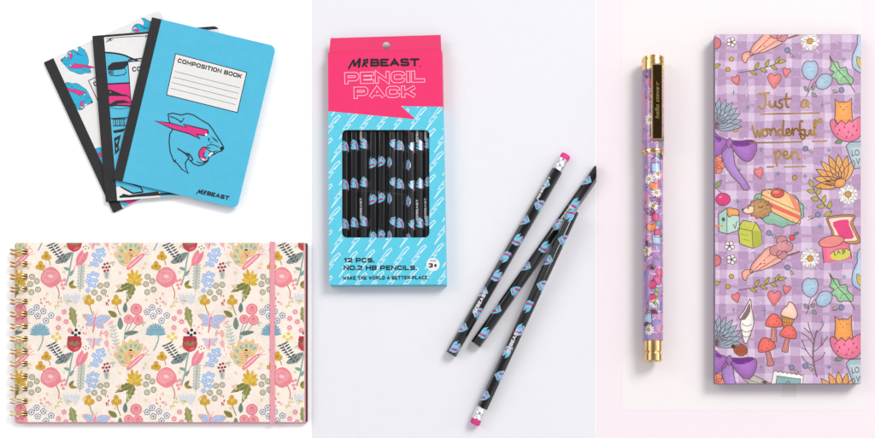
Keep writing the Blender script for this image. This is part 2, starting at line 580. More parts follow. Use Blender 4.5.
# ------------------------------------------------------------------ composition books
def comp_book(zb, zt, tl, tr, br, bl, label, base, tape_w, draw, lab_poly, lab_draw, extra=()):
    cx = sum(p[0] for p in (tl, tr, br, bl)) / 4; cy = sum(p[1] for p in (tl, tr, br, bl)) / 4
    root = thing('composition_book', cx, cy, label, 'notebook', 'composition books fanned on the white backdrop', zb)
    full = roundrect(tl, tr, br, bl, (0, 6, 6, 0))
    m = MB(); m.slab(full, zt - 0.5, zt, base, b=0.2)
    reg = shrink(full, 0.35)
    a = Art(); draw(a); m.art(a, zt, [reg]); m.build('front_cover', PAPER, root)
    m = MB(); m.slab(roundrect(tl, tr, br, bl, (0, 6, 6, 0)), zb + 0.01, zb + 0.5, base, b=0.2); m.build('back_cover', PAPER, root)
    m = MB(); m.slab(shrink(full, 1.0), zb + 0.51, zt - 0.51, lin('f4f1ea'), b=0.05); m.build('pages', MATTE, root)
    ux = ((tr[0] - tl[0]) / math.dist(tl, tr), (tr[1] - tl[1]) / math.dist(tl, tr))
    t1 = (tl[0] + ux[0] * tape_w, tl[1] + ux[1] * tape_w); b1 = (bl[0] + ux[0] * tape_w, bl[1] + ux[1] * tape_w)
    o1 = (tl[0] - ux[0] * 0.5, tl[1] - ux[1] * 0.5); o2 = (bl[0] - ux[0] * 0.5, bl[1] - ux[1] * 0.5)
    m = MB(); m.slab([o1, t1, b1, o2], zb + .012, zt + 0.2, lin('2b2b2c'), b=0.3); m.build('spine_tape', TAPE, root)
    cr = shrink(full, 0.5)
    if lab_poly:
        a = Art(); a.at(14); a.poly(lab_poly, OFFW)
        a.line(lab_poly, 0.75, BLK, closed=True); lab_draw(a)
        m = MB(); m.art(a, zt, [cr]); m.build('title_label', MATTE, root)
    for nm, fn in extra:
        a = Art(); a.at(14); fn(a); m = MB(); m.art(a, zt, [cr]); m.build(nm, PAPER, root)
    return root


def rear_draw(a):
    for x, y, r, s in ((98, 73, 170, 0.080), (59, 80, 4, 0.082), (83, 148, -8, 0.075), (172, 46, 160, 0.095), (150, 210, 175, .08)):
        a.at(1); a.push(x, y, r, s); panther(a, CY2, 4.5); a.pop()


def rear_label(a):
    wide(a, 'COMPOSITION BOOK', 94.5, 81.9, 152, 86.5, BLK, 1.06, -24.6)


tl, bl = (44, 62), (113.2, 212)
ux = (0.909 * 127, -0.417 * 127)
comp_book(0, 2.4, tl, (tl[0] + ux[0], tl[1] + ux[1]), (bl[0] + ux[0], bl[1] + ux[1]), bl,
          'off-white composition book printed with small blue cat heads, rearmost of the fan', OFFW, 10.2, rear_draw,
          [(88.5, 80.5), (153, 51), (170, 88), (105.5, 117.5)], rear_label)


def mid_draw(a):
    a.at(1)
    a.poly([(104, 51.5), (114, 52.5), (124, 54.5), (138, 60.5), (170, 74), (240, 66), (236, 200), (104, 200)], CYAN)
    a.at(3); a.line([(104, 52.3), (114, 53), (124, 55), (131, 58), (150, 66), (180, 78)], 1.7, BLK, 3)
    a.poly([(107.5, 69.5), (108, 66), (112.5, 62.3), (132, 60.4), (124.5, 68.3), (122, 69.4), (110, 70.3)], BLK)
    a.line([(128, 59.8), (150, 57.5)], 1.4, BLK)
    a.line([(108.6, 70), (113, 70), (113, 74), (108.8, 74), (108.6, 70)], 0.7, BLK)
    a.poly([(109.3, 70.8), (112.2, 70.8), (112.2, 73.2), (109.3, 73.2)], lin('245a70'))
    a.line([(110, 75.3), (117, 75.6), (124, 74.6), (126.5, 71.8)], 0.8, BLK)
    a.line([(124.5, 68), (126, 71)], 0.6, BLK)
    # magenta band
    a.at(3); a.poly([(105, 83.5), (135, 82), (150, 100), (150, 106), (106, 106)], MAG)
    a.line([(105, 84), (118, 83.4), (135, 82.6)], 1.6, BLK)
    a.poly([(106, 88.8), (112, 90), (122, 94), (128, 96.5), (122, 96), (108, 95.8)], BLK)
    a.poly([(109.4, 91.5), (112, 92), (109.8, 93)], lin('5fa5a5'))
    a.line([(108, 95.8), (122, 94.7), (127, 95.2), (131, 99)], 0.8, BLK, 3)
    a.poly([(108, 104.8), (112, 102.8), (116, 100.4), (124, 99.9), (129, 102), (133, 103), (124, 103), (118, 103.6), (113, 106.4), (108, 106.6)], BLK)
    a.line([(107, 105.6), (118, 105.2), (134, 106.2)], 1.3, BLK)
    a.line([(110, 107.5), (120, 109), (131, 107)], 0.5, BLK, 3)
    a.line([(110, 118.5), (128, 117.5)], 0.9, BLK)
    for i in range(6):
        a.at(4); a.line([(113.3 + i * 2.1, 119.5), (113.6 + i * 2.1, 125.4)], 1.0 if i % 2 else 0.6, BLK)
    a.at(3); a.line([(112.5, 119.2), (126, 118.8)], 1.0, BLK); a.line([(113, 126.0), (126, 125.4)], 1.0, BLK)
    a.poly([(113, 130.5), (126, 128), (123, 131.8), (114, 133.2)], BLK)
    a.poly([(114, 138), (121, 134.5), (118.5, 145), (119.5, 150), (115, 155)], BLK)
    a.at(8); a.poly([(115.5, 141), (118.2, 139), (116.7, 144)], CYAN); a.poly([(115.8, 148), (117.4, 147), (116.8, 151)], CYAN)
    a.at(3)
    a.line([(104, 200), (112, 191), (121, 187), (133, 193.3), (143, 192)], 1.6, BLK)
    a.line([(143, 192), (140.5, 187), (120, 180)], 1.3, BLK)
    a.poly([(104, 190.5), (119, 186.5), (132, 194.2), (160, 192), (160, 205), (104, 205)], OFFW)
    a.poly([(119.5, 197.6), (123, 193.6), (129, 195), (158, 191.4), (160, 194.6), (130, 197.6)], BLK)
    # border
    a.at(9)
    a.line([(98, 36.2), (160, 31.1), (222, 26.5)], 2.8, BLK)
    a.line([(106, 38.5), (125, 36.7), (142, 36), (150, 35)], 0.6, BLK)
    a.line([(106, 42), (109, 39.4), (112, 38)], 0.7, BLK); a.line([(108, 41.5), (111, 39), (110.5, 41), (113, 39)], 0.6, BLK)
    a.line([(150, 35), (146, 36.5), (145, 37.5)], 0.6, BLK)
    a.line([(119.5, 196.8), (150, 195), (232, 189)], 2.2, BLK)
    a.line([(199, 26.6), (216, 25.2)], 0.8, BLK); a.line([(202, 30), (222, 28)], 0.6, BLK)


def mid_label(a):
    a.at(16); wide(a, 'COMPOSITION BOOK', 132.4, 66.8, 200, 71.6, BLK, 1.06, -4.6)


tl, bl = (92.6, 35.6), (106.1, 201.6)
ux = (0.9967 * 127, -0.081 * 127)
comp_book(2.7, 5.1, tl, (tl[0] + ux[0], tl[1] + ux[1]), (bl[0] + ux[0], bl[1] + ux[1]), bl,
          'composition book with cropped blue, pink and white comic print, middle of the fan', OFFW, 11.2, mid_draw,
          [(128, 61.8), (204, 55.6), (207, 95), (131, 101)], mid_label)


def front_label(a):
    a.at(16); wide(a, 'COMPOSITION BOOK', 177.3, 57.9, 243.3, 62.3, BLK, 1.06, 14.2)
    for y0, y1 in (((174.7, 71.2), (240, 87.8)), ((173.3, 76.9), (238.5, 93.3)), ((171.6, 82.3), (237, 98.9)), ((170.4, 88), (235.4, 104.5))):
        a.at(16); a.line([y0, y1], 0.42, lin('4a4a4c'))


def front_emblem(a):
    a.push(155, 110, 0, 1 / 6.257); panther(a, None, 6.6, True, 2.2); a.pop()


def front_logo(a):
    logo(a, 197.5, 188.6, 33.5, 4.3, 13.2, BLK, 0.085)


comp_book(5.4, 7.8, (152.4, 17), (276, 46), (237, 208.4), (113.4, 179.2),
          'plain blue composition book with a roaring cat emblem, on top of the fan', CYAN, 9.4, lambda a: None,
          [(175.7, 53.6), (246.7, 72.3), (237.4, 112.4), (166.6, 94.7)], front_label,
          (('emblem', front_emblem), ('lettering', front_logo)))


# ------------------------------------------------------------------ floral planner
TX, TY = 115.6, 100.3
PK = lin('f28d95'); PKL = lin('f8b6b6'); MUS = lin('d9a93c'); OLV = lin('8d8a45'); SLT = lin('46575c'); LBL = lin('b5cdee')
TEAL = lin('8fb0a4'); CRM = lin('fff1e3'); RED = lin('c9404e')


def floral(a):
    R = random.Random(3)
    a.at(1)                                        # paler washes
    for x, y, w, h in ((60, 262, 26, 20), (100, 310, 30, 22), (120, 262, 22, 18)):
        pass
    # rose
    a.line([(56, 285), (59, 292), (58.5, 299)], 1.1, lin('c9857c'), 3)
    a.at(2); a.poly([(50.8 + 10.3 * math.cos(t) * (1 + .06 * math.sin(3 * t)), 277.3 + 10 * math.sin(t) * (1 + .05 * math.cos(4 * t))) for t in [k * .314 for k in range(20)]], PK)
    a.poly([(50.0 + 7.4 * math.cos(t), 276.4 + 6.8 * math.sin(t) * (1 + .08 * math.cos(3 * t))) for t in [k * .393 for k in range(16)]], lin('f59ba2'))
    for r in (8, 5.6, 3.2):
        a.line([(50.5 + r * math.cos(t), 277 + r * .8 * math.sin(t)) for t in [k * .35 + r for k in range(14)]], 0.55, lin('f9b9c0'))
    a.ell(50.6, 276.5, 2.6, 1.6, lin('fbd3d6'), 10)
    # yellow bells
    for x, y in ((40.5, 266), (46.3, 256.3)):
        a.at(2); a.line([(x + 1, y + 2), (x + 3.5, y + 6), (x + 4, y + 9)], 0.8, OLV)
        for dx, dy, rr in ((-3, 1, 2.2), (0, -2.4, 2.6), (2.8, 1, 2.3), (0, 2, 2.2)):
            a.ell(x + dx, y + dy, rr, rr * 1.15, MUS, 0, 9)
        a.ell(x, y, 1.4, 1.6, lin('b98a2c'), 0, 8)
    # dark fern
    a.at(2); a.line([(51, 243), (54, 250), (59, 257), (65, 263)], 0.7, SLT, 3)
    for k in range(8):
        x, y = 51.5 + k * 1.75, 244.5 + k * 2.3
        a.at(3); a.leaf(x, y, 6.5 - k * .35, 1.7, -30, SLT); a.leaf(x, y, 6 - k * .35, 1.7, 150 + 12, SLT)
    # grey brush leaf
    a.at(2); a.poly([(55, 262), (60, 257), (65, 254), (72, 252), (70, 258), (66, 262), (58, 264)], lin('7f8a86'), 2)
    for k in range(4):
        a.line([(57 + 3 * k, 263), (61 + 3 * k, 255)], 0.5, lin('a9b2ad'))
    # poppy
    a.at(2); a.line([(73.6, 250), (71, 262), (69, 274), (66, 284)], 1.5, TEAL, 3)
    a.leaf(70, 270, 7, 3.4, 200, TEAL); a.leaf(69, 276, 8, 3.4, -50, TEAL)
    a.at(6); a.ell(74.3, 243.6, 7.6, 8.1, RED); a.ell(74.3, 241, 6.2, 4.6, lin('8f8052'))
    a.poly([(67, 240), (70, 243), (72, 240), (74.5, 243.5), (77, 240), (79, 243), (81.5, 239), (80, 236), (68, 236)], lin('b23845'))
    a.ell(76.5, 248.5, 3, 1.4, lin('dd6a70'), -20, 8)
    # black berries above poppy
    for x, y in ((72.5, 232.5), (76, 229.7), (79.3, 232.7), (75.6, 234.6)):
        a.at(2); a.circ(x, y + .2, 1.7, lin('2c3437'), 8)
    # pink tulip
    a.at(2); a.line([(77, 263), (73, 271), (71, 276)], 1.0, lin('f0a0ab'), 3)
    a.poly([(76, 265), (76.5, 258), (80, 252), (83, 250), (84, 254), (88, 251), (87.5, 257), (84, 263), (79, 266)], lin('f28d9c'), 2)
    a.line([(79, 262), (83, 254)], 0.6, lin('f9c0c6')); a.line([(82, 263), (86, 254)], 0.5, lin('e2707f'))
    for x, y in ((83.5, 247), (86, 246), (88.5, 248), (85.5, 249)):
        a.at(3); a.circ(x, y, 0.7, lin('4a3b3d'), 6)
    # light fern
    a.at(2); a.line([(80, 292), (80.6, 280), (82, 264)], 0.6, lin('8ba096'), 3)
    for k in range(8):
        y = 267 + k * 3.1
        a.at(3); a.leaf(81.5 - k * .15, y, 4.2, 1.9, -35, lin('dfe4da'), lin('84988f'), .45); a.leaf(81.5 - k * .15, y, 4.2, 1.9, 215, lin('dfe4da'), lin('84988f'), .45)
    # pink dot cluster, olive pair
    for x, y in ((61.5, 281), (64.5, 280), (62, 285), (65.5, 284.4), (63.3, 288.4)):
        a.at(2); a.circ(x, y, 1.6, PK, 8); a.circ(x, y, .5, lin('fbd9da'), 6)
    a.at(2); a.leaf(69, 286, 7.5, 3.6, -50, OLV); a.leaf(69, 286, 8, 3.6, 12, lin('a89a45'))
    # ringed flowers
    for x, y in ((32, 276.8), (36.8, 281.2), (30.3, 284.2), (38, 289.6), (31.5, 292.3), (94.3, 292.6), (100.3, 285.7), (106.7, 284.8), (99, 298.3), (103.7, 292)):
        a.at(2); a.circ(x, y, 3.0, lin('4d5245')); a.circ(x, y, 2.35, lin('f7efd6')); a.ring(x, y, 1.45, .55, lin('6d7058'), 9); a.circ(x, y, .8, lin('e0cf80'), 6)
    # red dashes
    for cx, cy, c in ((43, 301.5, lin('e0606e')), (106.5, 299.5, lin('c9404e')), (82, 328, PK), (113, 250, PKL)):
        for k in range(9):
            x = cx + R.uniform(-5, 5) * (.6 if cx > 100 else 1); y = cy + R.uniform(-5, 5)
            a.at(2); a.line([(x, y), (x + .5, y + 1.9)], 0.9, c)
    # outlined blue flowers
    for x, y in ((36.5, 307.6), (31.4, 312), (43.4, 311.3), (37.7, 316.2), (51.2, 315.5), (46, 320.8)):
        a.at(2)
        for k in range(5):
            t = k * 1.2566 - .4
            a.at(2); a.circ(x + 1.75 * math.cos(t), y + 1.75 * math.sin(t), 1.65, lin('566581'), 8)
            a.at(3); a.circ(x + 1.75 * math.cos(t), y + 1.75 * math.sin(t), 1.05, lin('eceef2'), 7)
        a.at(5); a.circ(x, y, .8, lin('6f7f98'), 6)
    # pink starry flowers
    for x, y in ((64, 312), (66, 321.8), (58.5, 318.6), (58.3, 327.8), (70, 330.5)):
        for k in range(8):
            a.at(2); a.leaf(x, y, 3.4, 1.3, k * 45 + 10, lin('f193a0'))
        a.at(4); a.circ(x, y, .8, lin('fff0e4'), 6)
    # olive jagged leaf
    def jag(x, y, s, r, c):
        a.push(x, y, r, s); a.at(2)
        a.poly([(0, 0), (-3, 3), (-2.2, 4), (-4.4, 8), (-3.4, 9), (-4.8, 13), (-3, 14), (-1.5, 20), (0, 24), (1.5, 20), (3.4, 15), (2.6, 13.5), (4.6, 10), (3.3, 8.5), (4.2, 5), (2.6, 3.6)], c)
        a.line([(0, 1), (0, 22)], 0.5, lin('c3bd86')); a.pop()
    jag(71, 306.5, .95, -12, lin('9a9a63'))
    # pale ghost tulips
    for x in (67.5, 75.5):
        a.at(2); a.poly([(x - 4, 293), (x - 1.5, 296), (x, 292.5), (x + 2, 296), (x + 4.4, 293.5), (x + 3.5, 300), (x, 305), (x - 4, 300)], lin('dfe3e6'), 2)
    # yellow twig
    a.at(2); a.line([(55, 309), (58, 303), (62, 298)], .6, lin('dcc071'))
    for k in range(5):
        a.leaf(55.5 + k * 1.4, 308 - k * 2, 3.4, 1.3, -100 + (k % 2) * 100, lin('e2c987'))
    # blue daisy
    a.at(2); a.line([(41, 331), (43, 338), (41, 345), (38, 351)], 1.3, TEAL, 3)
    for k in range(13):
        t = 180 + k * 15
        a.at(3); a.leaf(40, 334, 11.5 - abs(k - 6) * .12, 3.4, t, lin('9cc3d3') if k % 2 else lin('86b2c6'))
    a.at(5); a.ell(40, 333, 7, 2.4, lin('86b2c6'))
    # hydrangea
    for x, y in ((98, 251), (102.5, 250), (94, 255), (99, 256), (103.4, 254.4), (95.5, 260), (100.3, 260.6), (92, 264), (96.5, 265), (89, 276), (93, 273.5), (97, 275),
                 (87.6, 281), (92, 280), (96, 280.5), (90, 285), (94.5, 286), (88, 290.6)):
        a.at(2)
        for k in range(4):
            t = k * 1.57 + x
            a.at(2); a.circ(x + 1.3 * math.cos(t), y + 1.3 * math.sin(t), 1.5, lin('a9c3ea'), 7)
        a.at(3); a.circ(x, y, 1.0, lin('dfe8f6'), 6); a.circ(x, y, .45, lin('87a5d4'), 6)
    # red berries in a cup
    a.at(2); a.poly([(103.5, 272), (109.5, 272), (108.6, 279), (105, 279)], lin('c5cbc4'))
    for x in (104.5, 106.5, 108.4):
        a.at(3); a.line([(x, 266), (106.5, 278)], .4, lin('8b9a90'))
    for x, y in ((103, 267.5), (104.6, 264.3), (107.4, 263.4), (106.4, 267.4), (109.4, 266.8), (108, 270.4), (104.6, 271)):
        a.at(4); a.circ(x, y, 1.35, lin('a92f45'), 7)
    # ornate butterfly
    PO = lin('efb08c')
    for q, (t, l, w) in enumerate(((188, 13, 8), (206, 19, 9), (227, 21, 9.5), (248, 21, 9.5), (269, 20, 9.5), (290, 20, 9), (311, 18, 8))):
        a.at(2 + 3 * (q % 2)); a.leaf(131, 263 - q * 1.0, l, w, t, lin('f3d587') if q % 2 else lin('f5dc95'), PO, .6)
        a.push(131, 263 - q * 1.0, t)
        a.at(9); a.ell(l * .66, 0, 3.6, 2.5, lin('d9d7a0'), 0, 10); a.ell(l * .66, 0, 2.3, 1.5, lin('a3b7bb'), 0, 10); a.ell(l * .3, 0, 1.6, 1.0, lin('f2b79a'), 0, 7); a.pop()
    a.at(8); a.line([(127, 269.5), (132, 264.5), (138, 259), (144, 254)], 5.2, lin('f48f9d'), 2, taper=True)
    a.line([(129, 267), (142, 255.6)], 2.2, lin('fbd6d6'), taper=True); a.line([(144, 254), (149, 250.5)], .5, PK); a.line([(144, 255), (150, 254)], .5, PK)
    # yellow lily and dark leaves
    jag(133, 283, .86, 62, lin('7d7f3f')); jag(134, 284, .88, 22, lin('8b8a46'))
    a.at(5)
    for t, l in ((-100, 15), (-75, 14), (-122, 12), (-52, 12), (-25, 10), (10, 8), (-155, 9)):
        a.leaf(134, 283, l, 4.6, t, lin('f0ca56') if int(t) % 2 else lin('e6b83f'))
    a.at(13); a.circ(134, 282.6, 1.6, lin('9a8730'), 8)
    # twin yellow flowers with stems
    for x, y in ((89.3, 300.4), (116.6, 300.4)):
        a.at(2); a.line([(x, y + 3), (x + 1.5, y + 9), (x + 4, y + 15)], .9, OLV, 3)
        for dx, dy, rr in ((-3, 1.5, 2.4), (-.5, -2.8, 2.6), (3, 1.2, 2.4), (0, 3, 2.2)):
            a.at(4); a.ell(x + dx, y + dy, rr, rr * 1.2, MUS, 0, 9)
        a.at(5); a.ell(x, y, 1.6, 1.8, lin('e8c463'), 0, 8)
    a.at(2); a.leaf(117, 317, 11, 5.5, 215, OLV)
    # blue winged butterfly
    a.at(3)
    for t, l, w in ((215, 13, 7.5), (160, 9, 5.5), (-18, 17, 8.5), (32, 11, 6)):
        a.leaf(94.5, 322, l, w, t, lin('b9cdeb'), lin('f0a5ae'), .7)
    a.at(8); a.line([(95.5, 316), (94.6, 322), (92.8, 333)], 2.2, PK, 2, taper=True)
    a.line([(95.5, 316), (93, 311)], .4, PK); a.line([(95.5, 316), (98, 311)], .4, PK)
    # berry trio
    a.at(2)
    for p in (([(136, 316), (128, 330), (124, 340)]), ([(128, 323), (125, 332), (124, 340)]), ([(137, 325), (130, 333), (124, 340)])):
        a.at(2); a.line(p, .8, lin('8fa59c'), 2)
    for x, y, r in ((136.2, 309.4, 6), (128.5, 319.3, 4.9), (138, 320.2, 5.3)):
        a.at(4); a.circ(x, y, r, lin('f1929c'), 14); a.ring(x, y, r * .6, .5, lin('f9bcc0')); a.circ(x, y - r * .3, r * .22, lin('dd6f7e'), 6)
    a.at(3); a.leaf(125, 313, 10.5, 4.6, -88, lin('74897f')); a.leaf(120.5, 330, 13, 5.6, -92, lin('7f9388')); a.leaf(124, 334, 15, 4.5, -8, lin('74897f'))
    # small pale butterfly + small tulips + fern
    for t, l, w in ((200, 8, 4.5), (150, 6, 3.5), (-20, 9, 4.6), (30, 7, 3.6)):
        a.at(3); a.leaf(94, 342, l, w, t, lin('d3d9ee'), lin('f3b8bd'), .5)
    a.at(6); a.line([(94.4, 338), (93.5, 348)], 1.3, PK)
    a.at(2); a.line([(106, 336), (108, 344), (109, 352)], .7, PKL); a.poly([(103.6, 333), (106, 330), (108.8, 333), (107, 338)], PKL, 2); a.poly([(104, 343), (107, 340), (109, 344), (107, 348)], PKL, 2)
    a.at(2); a.line([(117, 349), (115, 335), (112.5, 325)], .6, lin('a8b8ac'))
    for k in range(6):
        a.at(3); a.leaf(113 + k * .7, 328 + k * 3.4, 4.6, 1.8, -40, lin('c9d3c8')); a.leaf(113 + k * .7, 328 + k * 3.4, 4.6, 1.8, 200, lin('c9d3c8'))
    # yellow blob flowers left of poppy
    for x, y in ((53, 236.5), (57.3, 233.5), (56.3, 239.5), (60, 237.5)):
        a.at(2); a.circ(x, y, 2, lin('f0d36d'), 8)
    # small fillers between the flowers
    for x, y, t, c in ((28, 248, 20, 'f0c9c0'), (66, 245, 60, 'c9cfae'), (91, 247, -30, 'f3c2be'), (112, 262, 70, 'c3cdb8'), (118, 288, -60, 'f2c4b4'), (84, 297, 35, 'e5d49a'),
                       (127, 297, -20, 'c9cfae'), (110, 322, 50, 'f3c2be'), (84, 318, -50, 'd8c98f'), (27, 322, 80, 'c9cfae'), (100, 333, 10, 'e5b6b0'), (69, 300, 100, 'e9cf8e')):
        a.at(2); a.leaf(x, y, 5, 2, t, lin(c)); a.leaf(x, y, 4.4, 1.8, t + 70, lin(c)); a.leaf(x, y, 4.2, 1.8, t - 60, lin(c))
    # pale stars
    for x, y in ((120, 273), (145.5, 264), (64, 272), (115, 308), (50, 304), (75, 321), (89, 266), (111, 336), (146, 300), (28, 268), (47, 294)):
        for k in range(6):
            a.at(2); a.line([(x, y), (x + 2.2 * math.cos(k * 1.05), y + 2.2 * math.sin(k * 1.05))], .45, lin('e3c98c') if x > 60 else lin('f2b1a8'))


def floral_all():
    a = Art()
    for j in (-1, 0, 1):
        for i in (-1, 0, 1, 2):
            a.push(i * TX, j * TY); floral(a); a.pop()
    return a


root = thing('spiral_planner', 160, 333, 'wide floral spiral planner with gold coils and a pink elastic band', 'planner')
cov = roundrect((14.7, 242.6), (304.3, 242.6), (304.3, 422.4), (14.7, 422.4), (2, .5, .5, 3))
zt = 7.0
m = MB(); m.slab(cov, zt - 1, zt, CRM, side=lin('f4b3bb'), b=.3)
A = floral_all()
m.art(A, zt, [shrink(cov, .4)])
a = Art()
rings_y = [251.6 + 12.47 * k for k in range(14)]
for y in rings_y:
    a.at(20); a.poly(roundrect((22.4, y - 2.6), (27.6, y - 2.6), (27.6, y + 2.6), (22.4, y + 2.6), (1, 1, 1, 1), 3), lin('3a241a'))
m.art(a, zt)
m.build('front_cover', WATER, root)
m = MB(); m.slab(rect(17, 243.6, 305.6, 422.6), 1.3, zt - 1.02, lin('ecb0b6'), b=.1); m.build('pages', MATTE, root)
m = MB(); m.slab(rect(304.9, 243.2, 306.7, 421.8), 1.31, zt - 1.1, lin('563a3e'), b=.1); m.build('dark_edge_strip', MATTE, root)  # dark brown strip along the right side of the page block
m = MB(); m.slab(roundrect((14.7, 243), (306.6, 243), (306.6, 423.4), (14.7, 423.4), (2, 2, 2, 3)), 0.01, 1.28, lin('f0a3ae'), b=.3)
m.build('back_cover', PAPER, root)
m = MB(); m.slab(rect(269.9, 242.2, 274.7, 422.9), zt + .35, zt + .95, lin('f5a6b4'), b=.3)
m.slab(rect(269.9, 241.6, 274.7, 242.4), 0.02, zt + .8, lin('f5a6b4'), b=.1)
m.slab(rect(269.9, 422.6, 274.7, 423.4), 0.02, zt + .8, lin('f5a6b4'), b=.1)
m.build('elastic_band', ELAS, root)


def tube(m, pts, r, n=8, col=(1, 1, 1)):
    rings = []
    for i, p in enumerate(pts):
        t = (pts[min(i + 1, len(pts) - 1)] - pts[max(i - 1, 0)]).normalized()
        u = t.cross(Vector((0, 1, 0)))
        u = u.normalized() if u.length > .1 else t.cross(Vector((1, 0, 0))).normalized()
        v = t.cross(u)
        i0 = len(m.v)
        m.v += [p + (u * math.cos(2 * math.pi * k / n) + v * math.sin(2 * math.pi * k / n)) * r for k in range(n)]
        rings.append(i0)
    for a_, b_ in zip(rings, rings[1:]):
        for k in range(n):
            j = (k + 1) % n
            m.f.append([a_ + k, a_ + j, b_ + j, b_ + k]); m.c.append(col); m.sm.append(True)


rng = random.Random(5)
for y in rings_y:
    m = MB()
    dy = rng.uniform(-.3, .3)
    for s in (-1, 1):
        pts = []
        for k in range(25):
            t = math.radians(-4 + 300 * k / 24)
            x = 16.6 + 8.6 * math.cos(t)
            z = 6.6 + 5.6 * math.sin(t)
            yy = y + dy + s * (1.55 - .4 * math.cos(t))
            pts.append(W(x + 1.5, yy, 8.0) * 1.0)
            pts[-1].z = max(z, 0.7) * MM
        tube(m, pts, 0.7 * MM)
    # the closed nose that joins the two wires of one loop, inside the hole
    m.build('coil_ring', GOLD, root)


# ------------------------------------------------------------------ pencil box
PINKB = lin('f83173'); CYB = lin('5fd3ec')
root = thing('pencil_box', 387, 168, 'upright pink and blue cardboard box of pencils with a clear window', 'pencil box')
zb, zt = 0.0, 11.8
TLc, TRc, BRc, BLc = (328, 52.5), (441.6, 50), (446, 284.4), (329.2, 284.8)
front = [TLc, TRc, BRc, BLc]
wx0, wy0, wx1, wy1 = 342, 129.8, 429.4, 237.6


def edge_x(p, q, y):
    return p[0] + (q[0] - p[0]) * (y - p[1]) / (q[1] - p[1])


def lxy(y): return edge_x(TLc, BLc, y)
def rxy(y): return edge_x(TRc, BRc, y)


regs = [[(TLc[0], TLc[1]), (TRc[0], TRc[1]), (rxy(wy0), wy0), (lxy(wy0), wy0)],
        [(lxy(wy0), wy0), (wx0, wy0), (wx0, wy1), (lxy(wy1), wy1)],
        [(wx1, wy0), (rxy(wy0), wy0), (rxy(wy1), wy1), (wx1, wy1)],
        [(lxy(wy1), wy1), (rxy(wy1), wy1), BRc, BLc]]
m = MB()
base = Art(); base.at(0); base.raw(front, CYB)
m.art(base, zt, regs)
for cx, cy, sx, sy in ((wx0, wy0, 1, 1), (wx1, wy0, -1, 1), (wx1, wy1, -1, -1), (wx0, wy1, 1, -1)):   # window corners
    P = [(cx, cy)] + [(cx + sx * 5 * (1 - math.sin(t)), cy + sy * 5 * (1 - math.cos(t))) for t in [k * math.pi / 12 for k in range(7)]]
    base = Art(); base.at(0); base.poly(P, CYB); m.art(base, zt)
# inner reveal of the window (card edge)
ro = roundrect((wx0, wy0), (wx1, wy0), (wx1, wy1), (wx0, wy1), (5, 5, 5, 5), 6)
for i in range(len(ro)):
    p, q = ro[i], ro[(i + 1) % len(ro)]
    m.face([W(*p, zt), W(*q, zt), Vector((W(*q, zt).x, W(*q, zt).y, (zt - .6) * MM)), Vector((W(*p, zt).x, W(*p, zt).y, (zt - .6) * MM))], lin('d9dfe2'))
# walls
P4 = [W(*p, zt) for p in front]
for i in range(4):
    p, q = P4[i], P4[(i + 1) % 4]
    c = lin('e83a72') if i == 0 else CYB
    if i in (1, 3):
        f = .24 if i == 1 else .745
        mid = p.lerp(q, f)
        for u_, v_, cc in ((p, mid, lin('e83a72') if i == 1 else CYB), (mid, q, CYB if i == 1 else lin('e83a72'))):
            m.face([u_, Vector((u_.x, u_.y, .02 * MM)), Vector((v_.x, v_.y, .02 * MM)), v_], cc)
        continue
    m.face([p, Vector((p.x, p.y, .02 * MM)), Vector((q.x, q.y, .02 * MM)), q], c)
    inn = [W(*u, zt) * 1.0 for u in front]
m.face([Vector((p.x, p.y, 0.02 * MM)) for p in P4], lin('d8d8d8'))
art = Art()
for j in range(9):                                  # outlined white lightning bolts
    for i in range(-5, 10):
        bx, by = 322 + i * 17.2 + (j % 2) * 8, 104 + j * 23 - i * 1.6
        art.at(1); art.push(bx, by, -4, 1.0)
        WB = lin('e6fafd')
        art.line([(-9, 13), (3.5, -0.5), (-.5, .2), (9, -8)], 1.0, WB)
        art.line([(-9, 13), (-2, 3.2), (-5, 4), (6, -9), (10, -11.5), (11, -9.5), (9, -8), (5, -3.4)], .8, WB)
        art.pop()
m.art(art, zt, regs)
art = Art(); art.at(4)
art.poly([(325, 48), (445, 47), (442.9, 106.7), (401.2, 106.1), (415.6, 119.2), (329, 111.2), (325, 111)], PINKB)
m.art(art, zt, regs[:1])
m.build('carton', PAPER, root)
m = MB()
hole = (386.2, 45.3)
A0 = Art(); A0.at(0)
tab = [(330.5, 38), (440.6, 34.7), (441.2, 50.0), (329.2, 52.4)]
tabw = MB()
outer = tab
inner = [(hole[0] + 3.9 * math.cos(k * math.pi / 8), hole[1] + 3.9 * math.sin(k * math.pi / 8)) for k in range(16)]
tt = tessellate_polygon([[Vector((*p, 0)) for p in outer], [Vector((*p, 0)) for p in inner]])
allp = outer + inner
for t in tt:
    A0.raw([allp[i] for i in t], lin('f23a72'))
tabw.art(A0, 9.0)
for loop in (outer, inner):
    for i in range(len(loop)):
        p, q = loop[i], loop[(i + 1) % len(loop)]
        wp, wq = W(*p, 9), W(*q, 9)
        tabw.face([wp, wq, wq - Vector((0, 0, .0009)), wp - Vector((0, 0, .0009))], lin('e05582'))
tabw.build('hang_tab', PAPER, root)
m = MB()
nx, ny = 36, 130
G = {}
for j in range(ny + 1):
    for i in range(nx + 1):
        x = wx0 - 1.5 + (wx1 - wx0 + 3) * i / nx; y = wy0 - 1.5 + (wy1 - wy0 + 3) * j / ny
        u = (x - wx0) / (wx1 - wx0)
        yc = 197 - 4.5 * math.sin(u * 2 * math.pi * .95) + 0 * u - (6 * u if u > .5 else 0)
        z = zt - .9 + .75 * math.exp(-((y - yc) / 2.4) ** 2) * math.sin(math.pi * min(1, max(0, u)))
        p = W(x, y, zt); G[i, j] = Vector((p.x, p.y, min(z, zt - .1) * MM))
for j in range(ny):
    for i in range(nx):
        m.face([G[i, j], G[i, j + 1], G[i + 1, j + 1], G[i + 1, j]], (1, 1, 1), True)
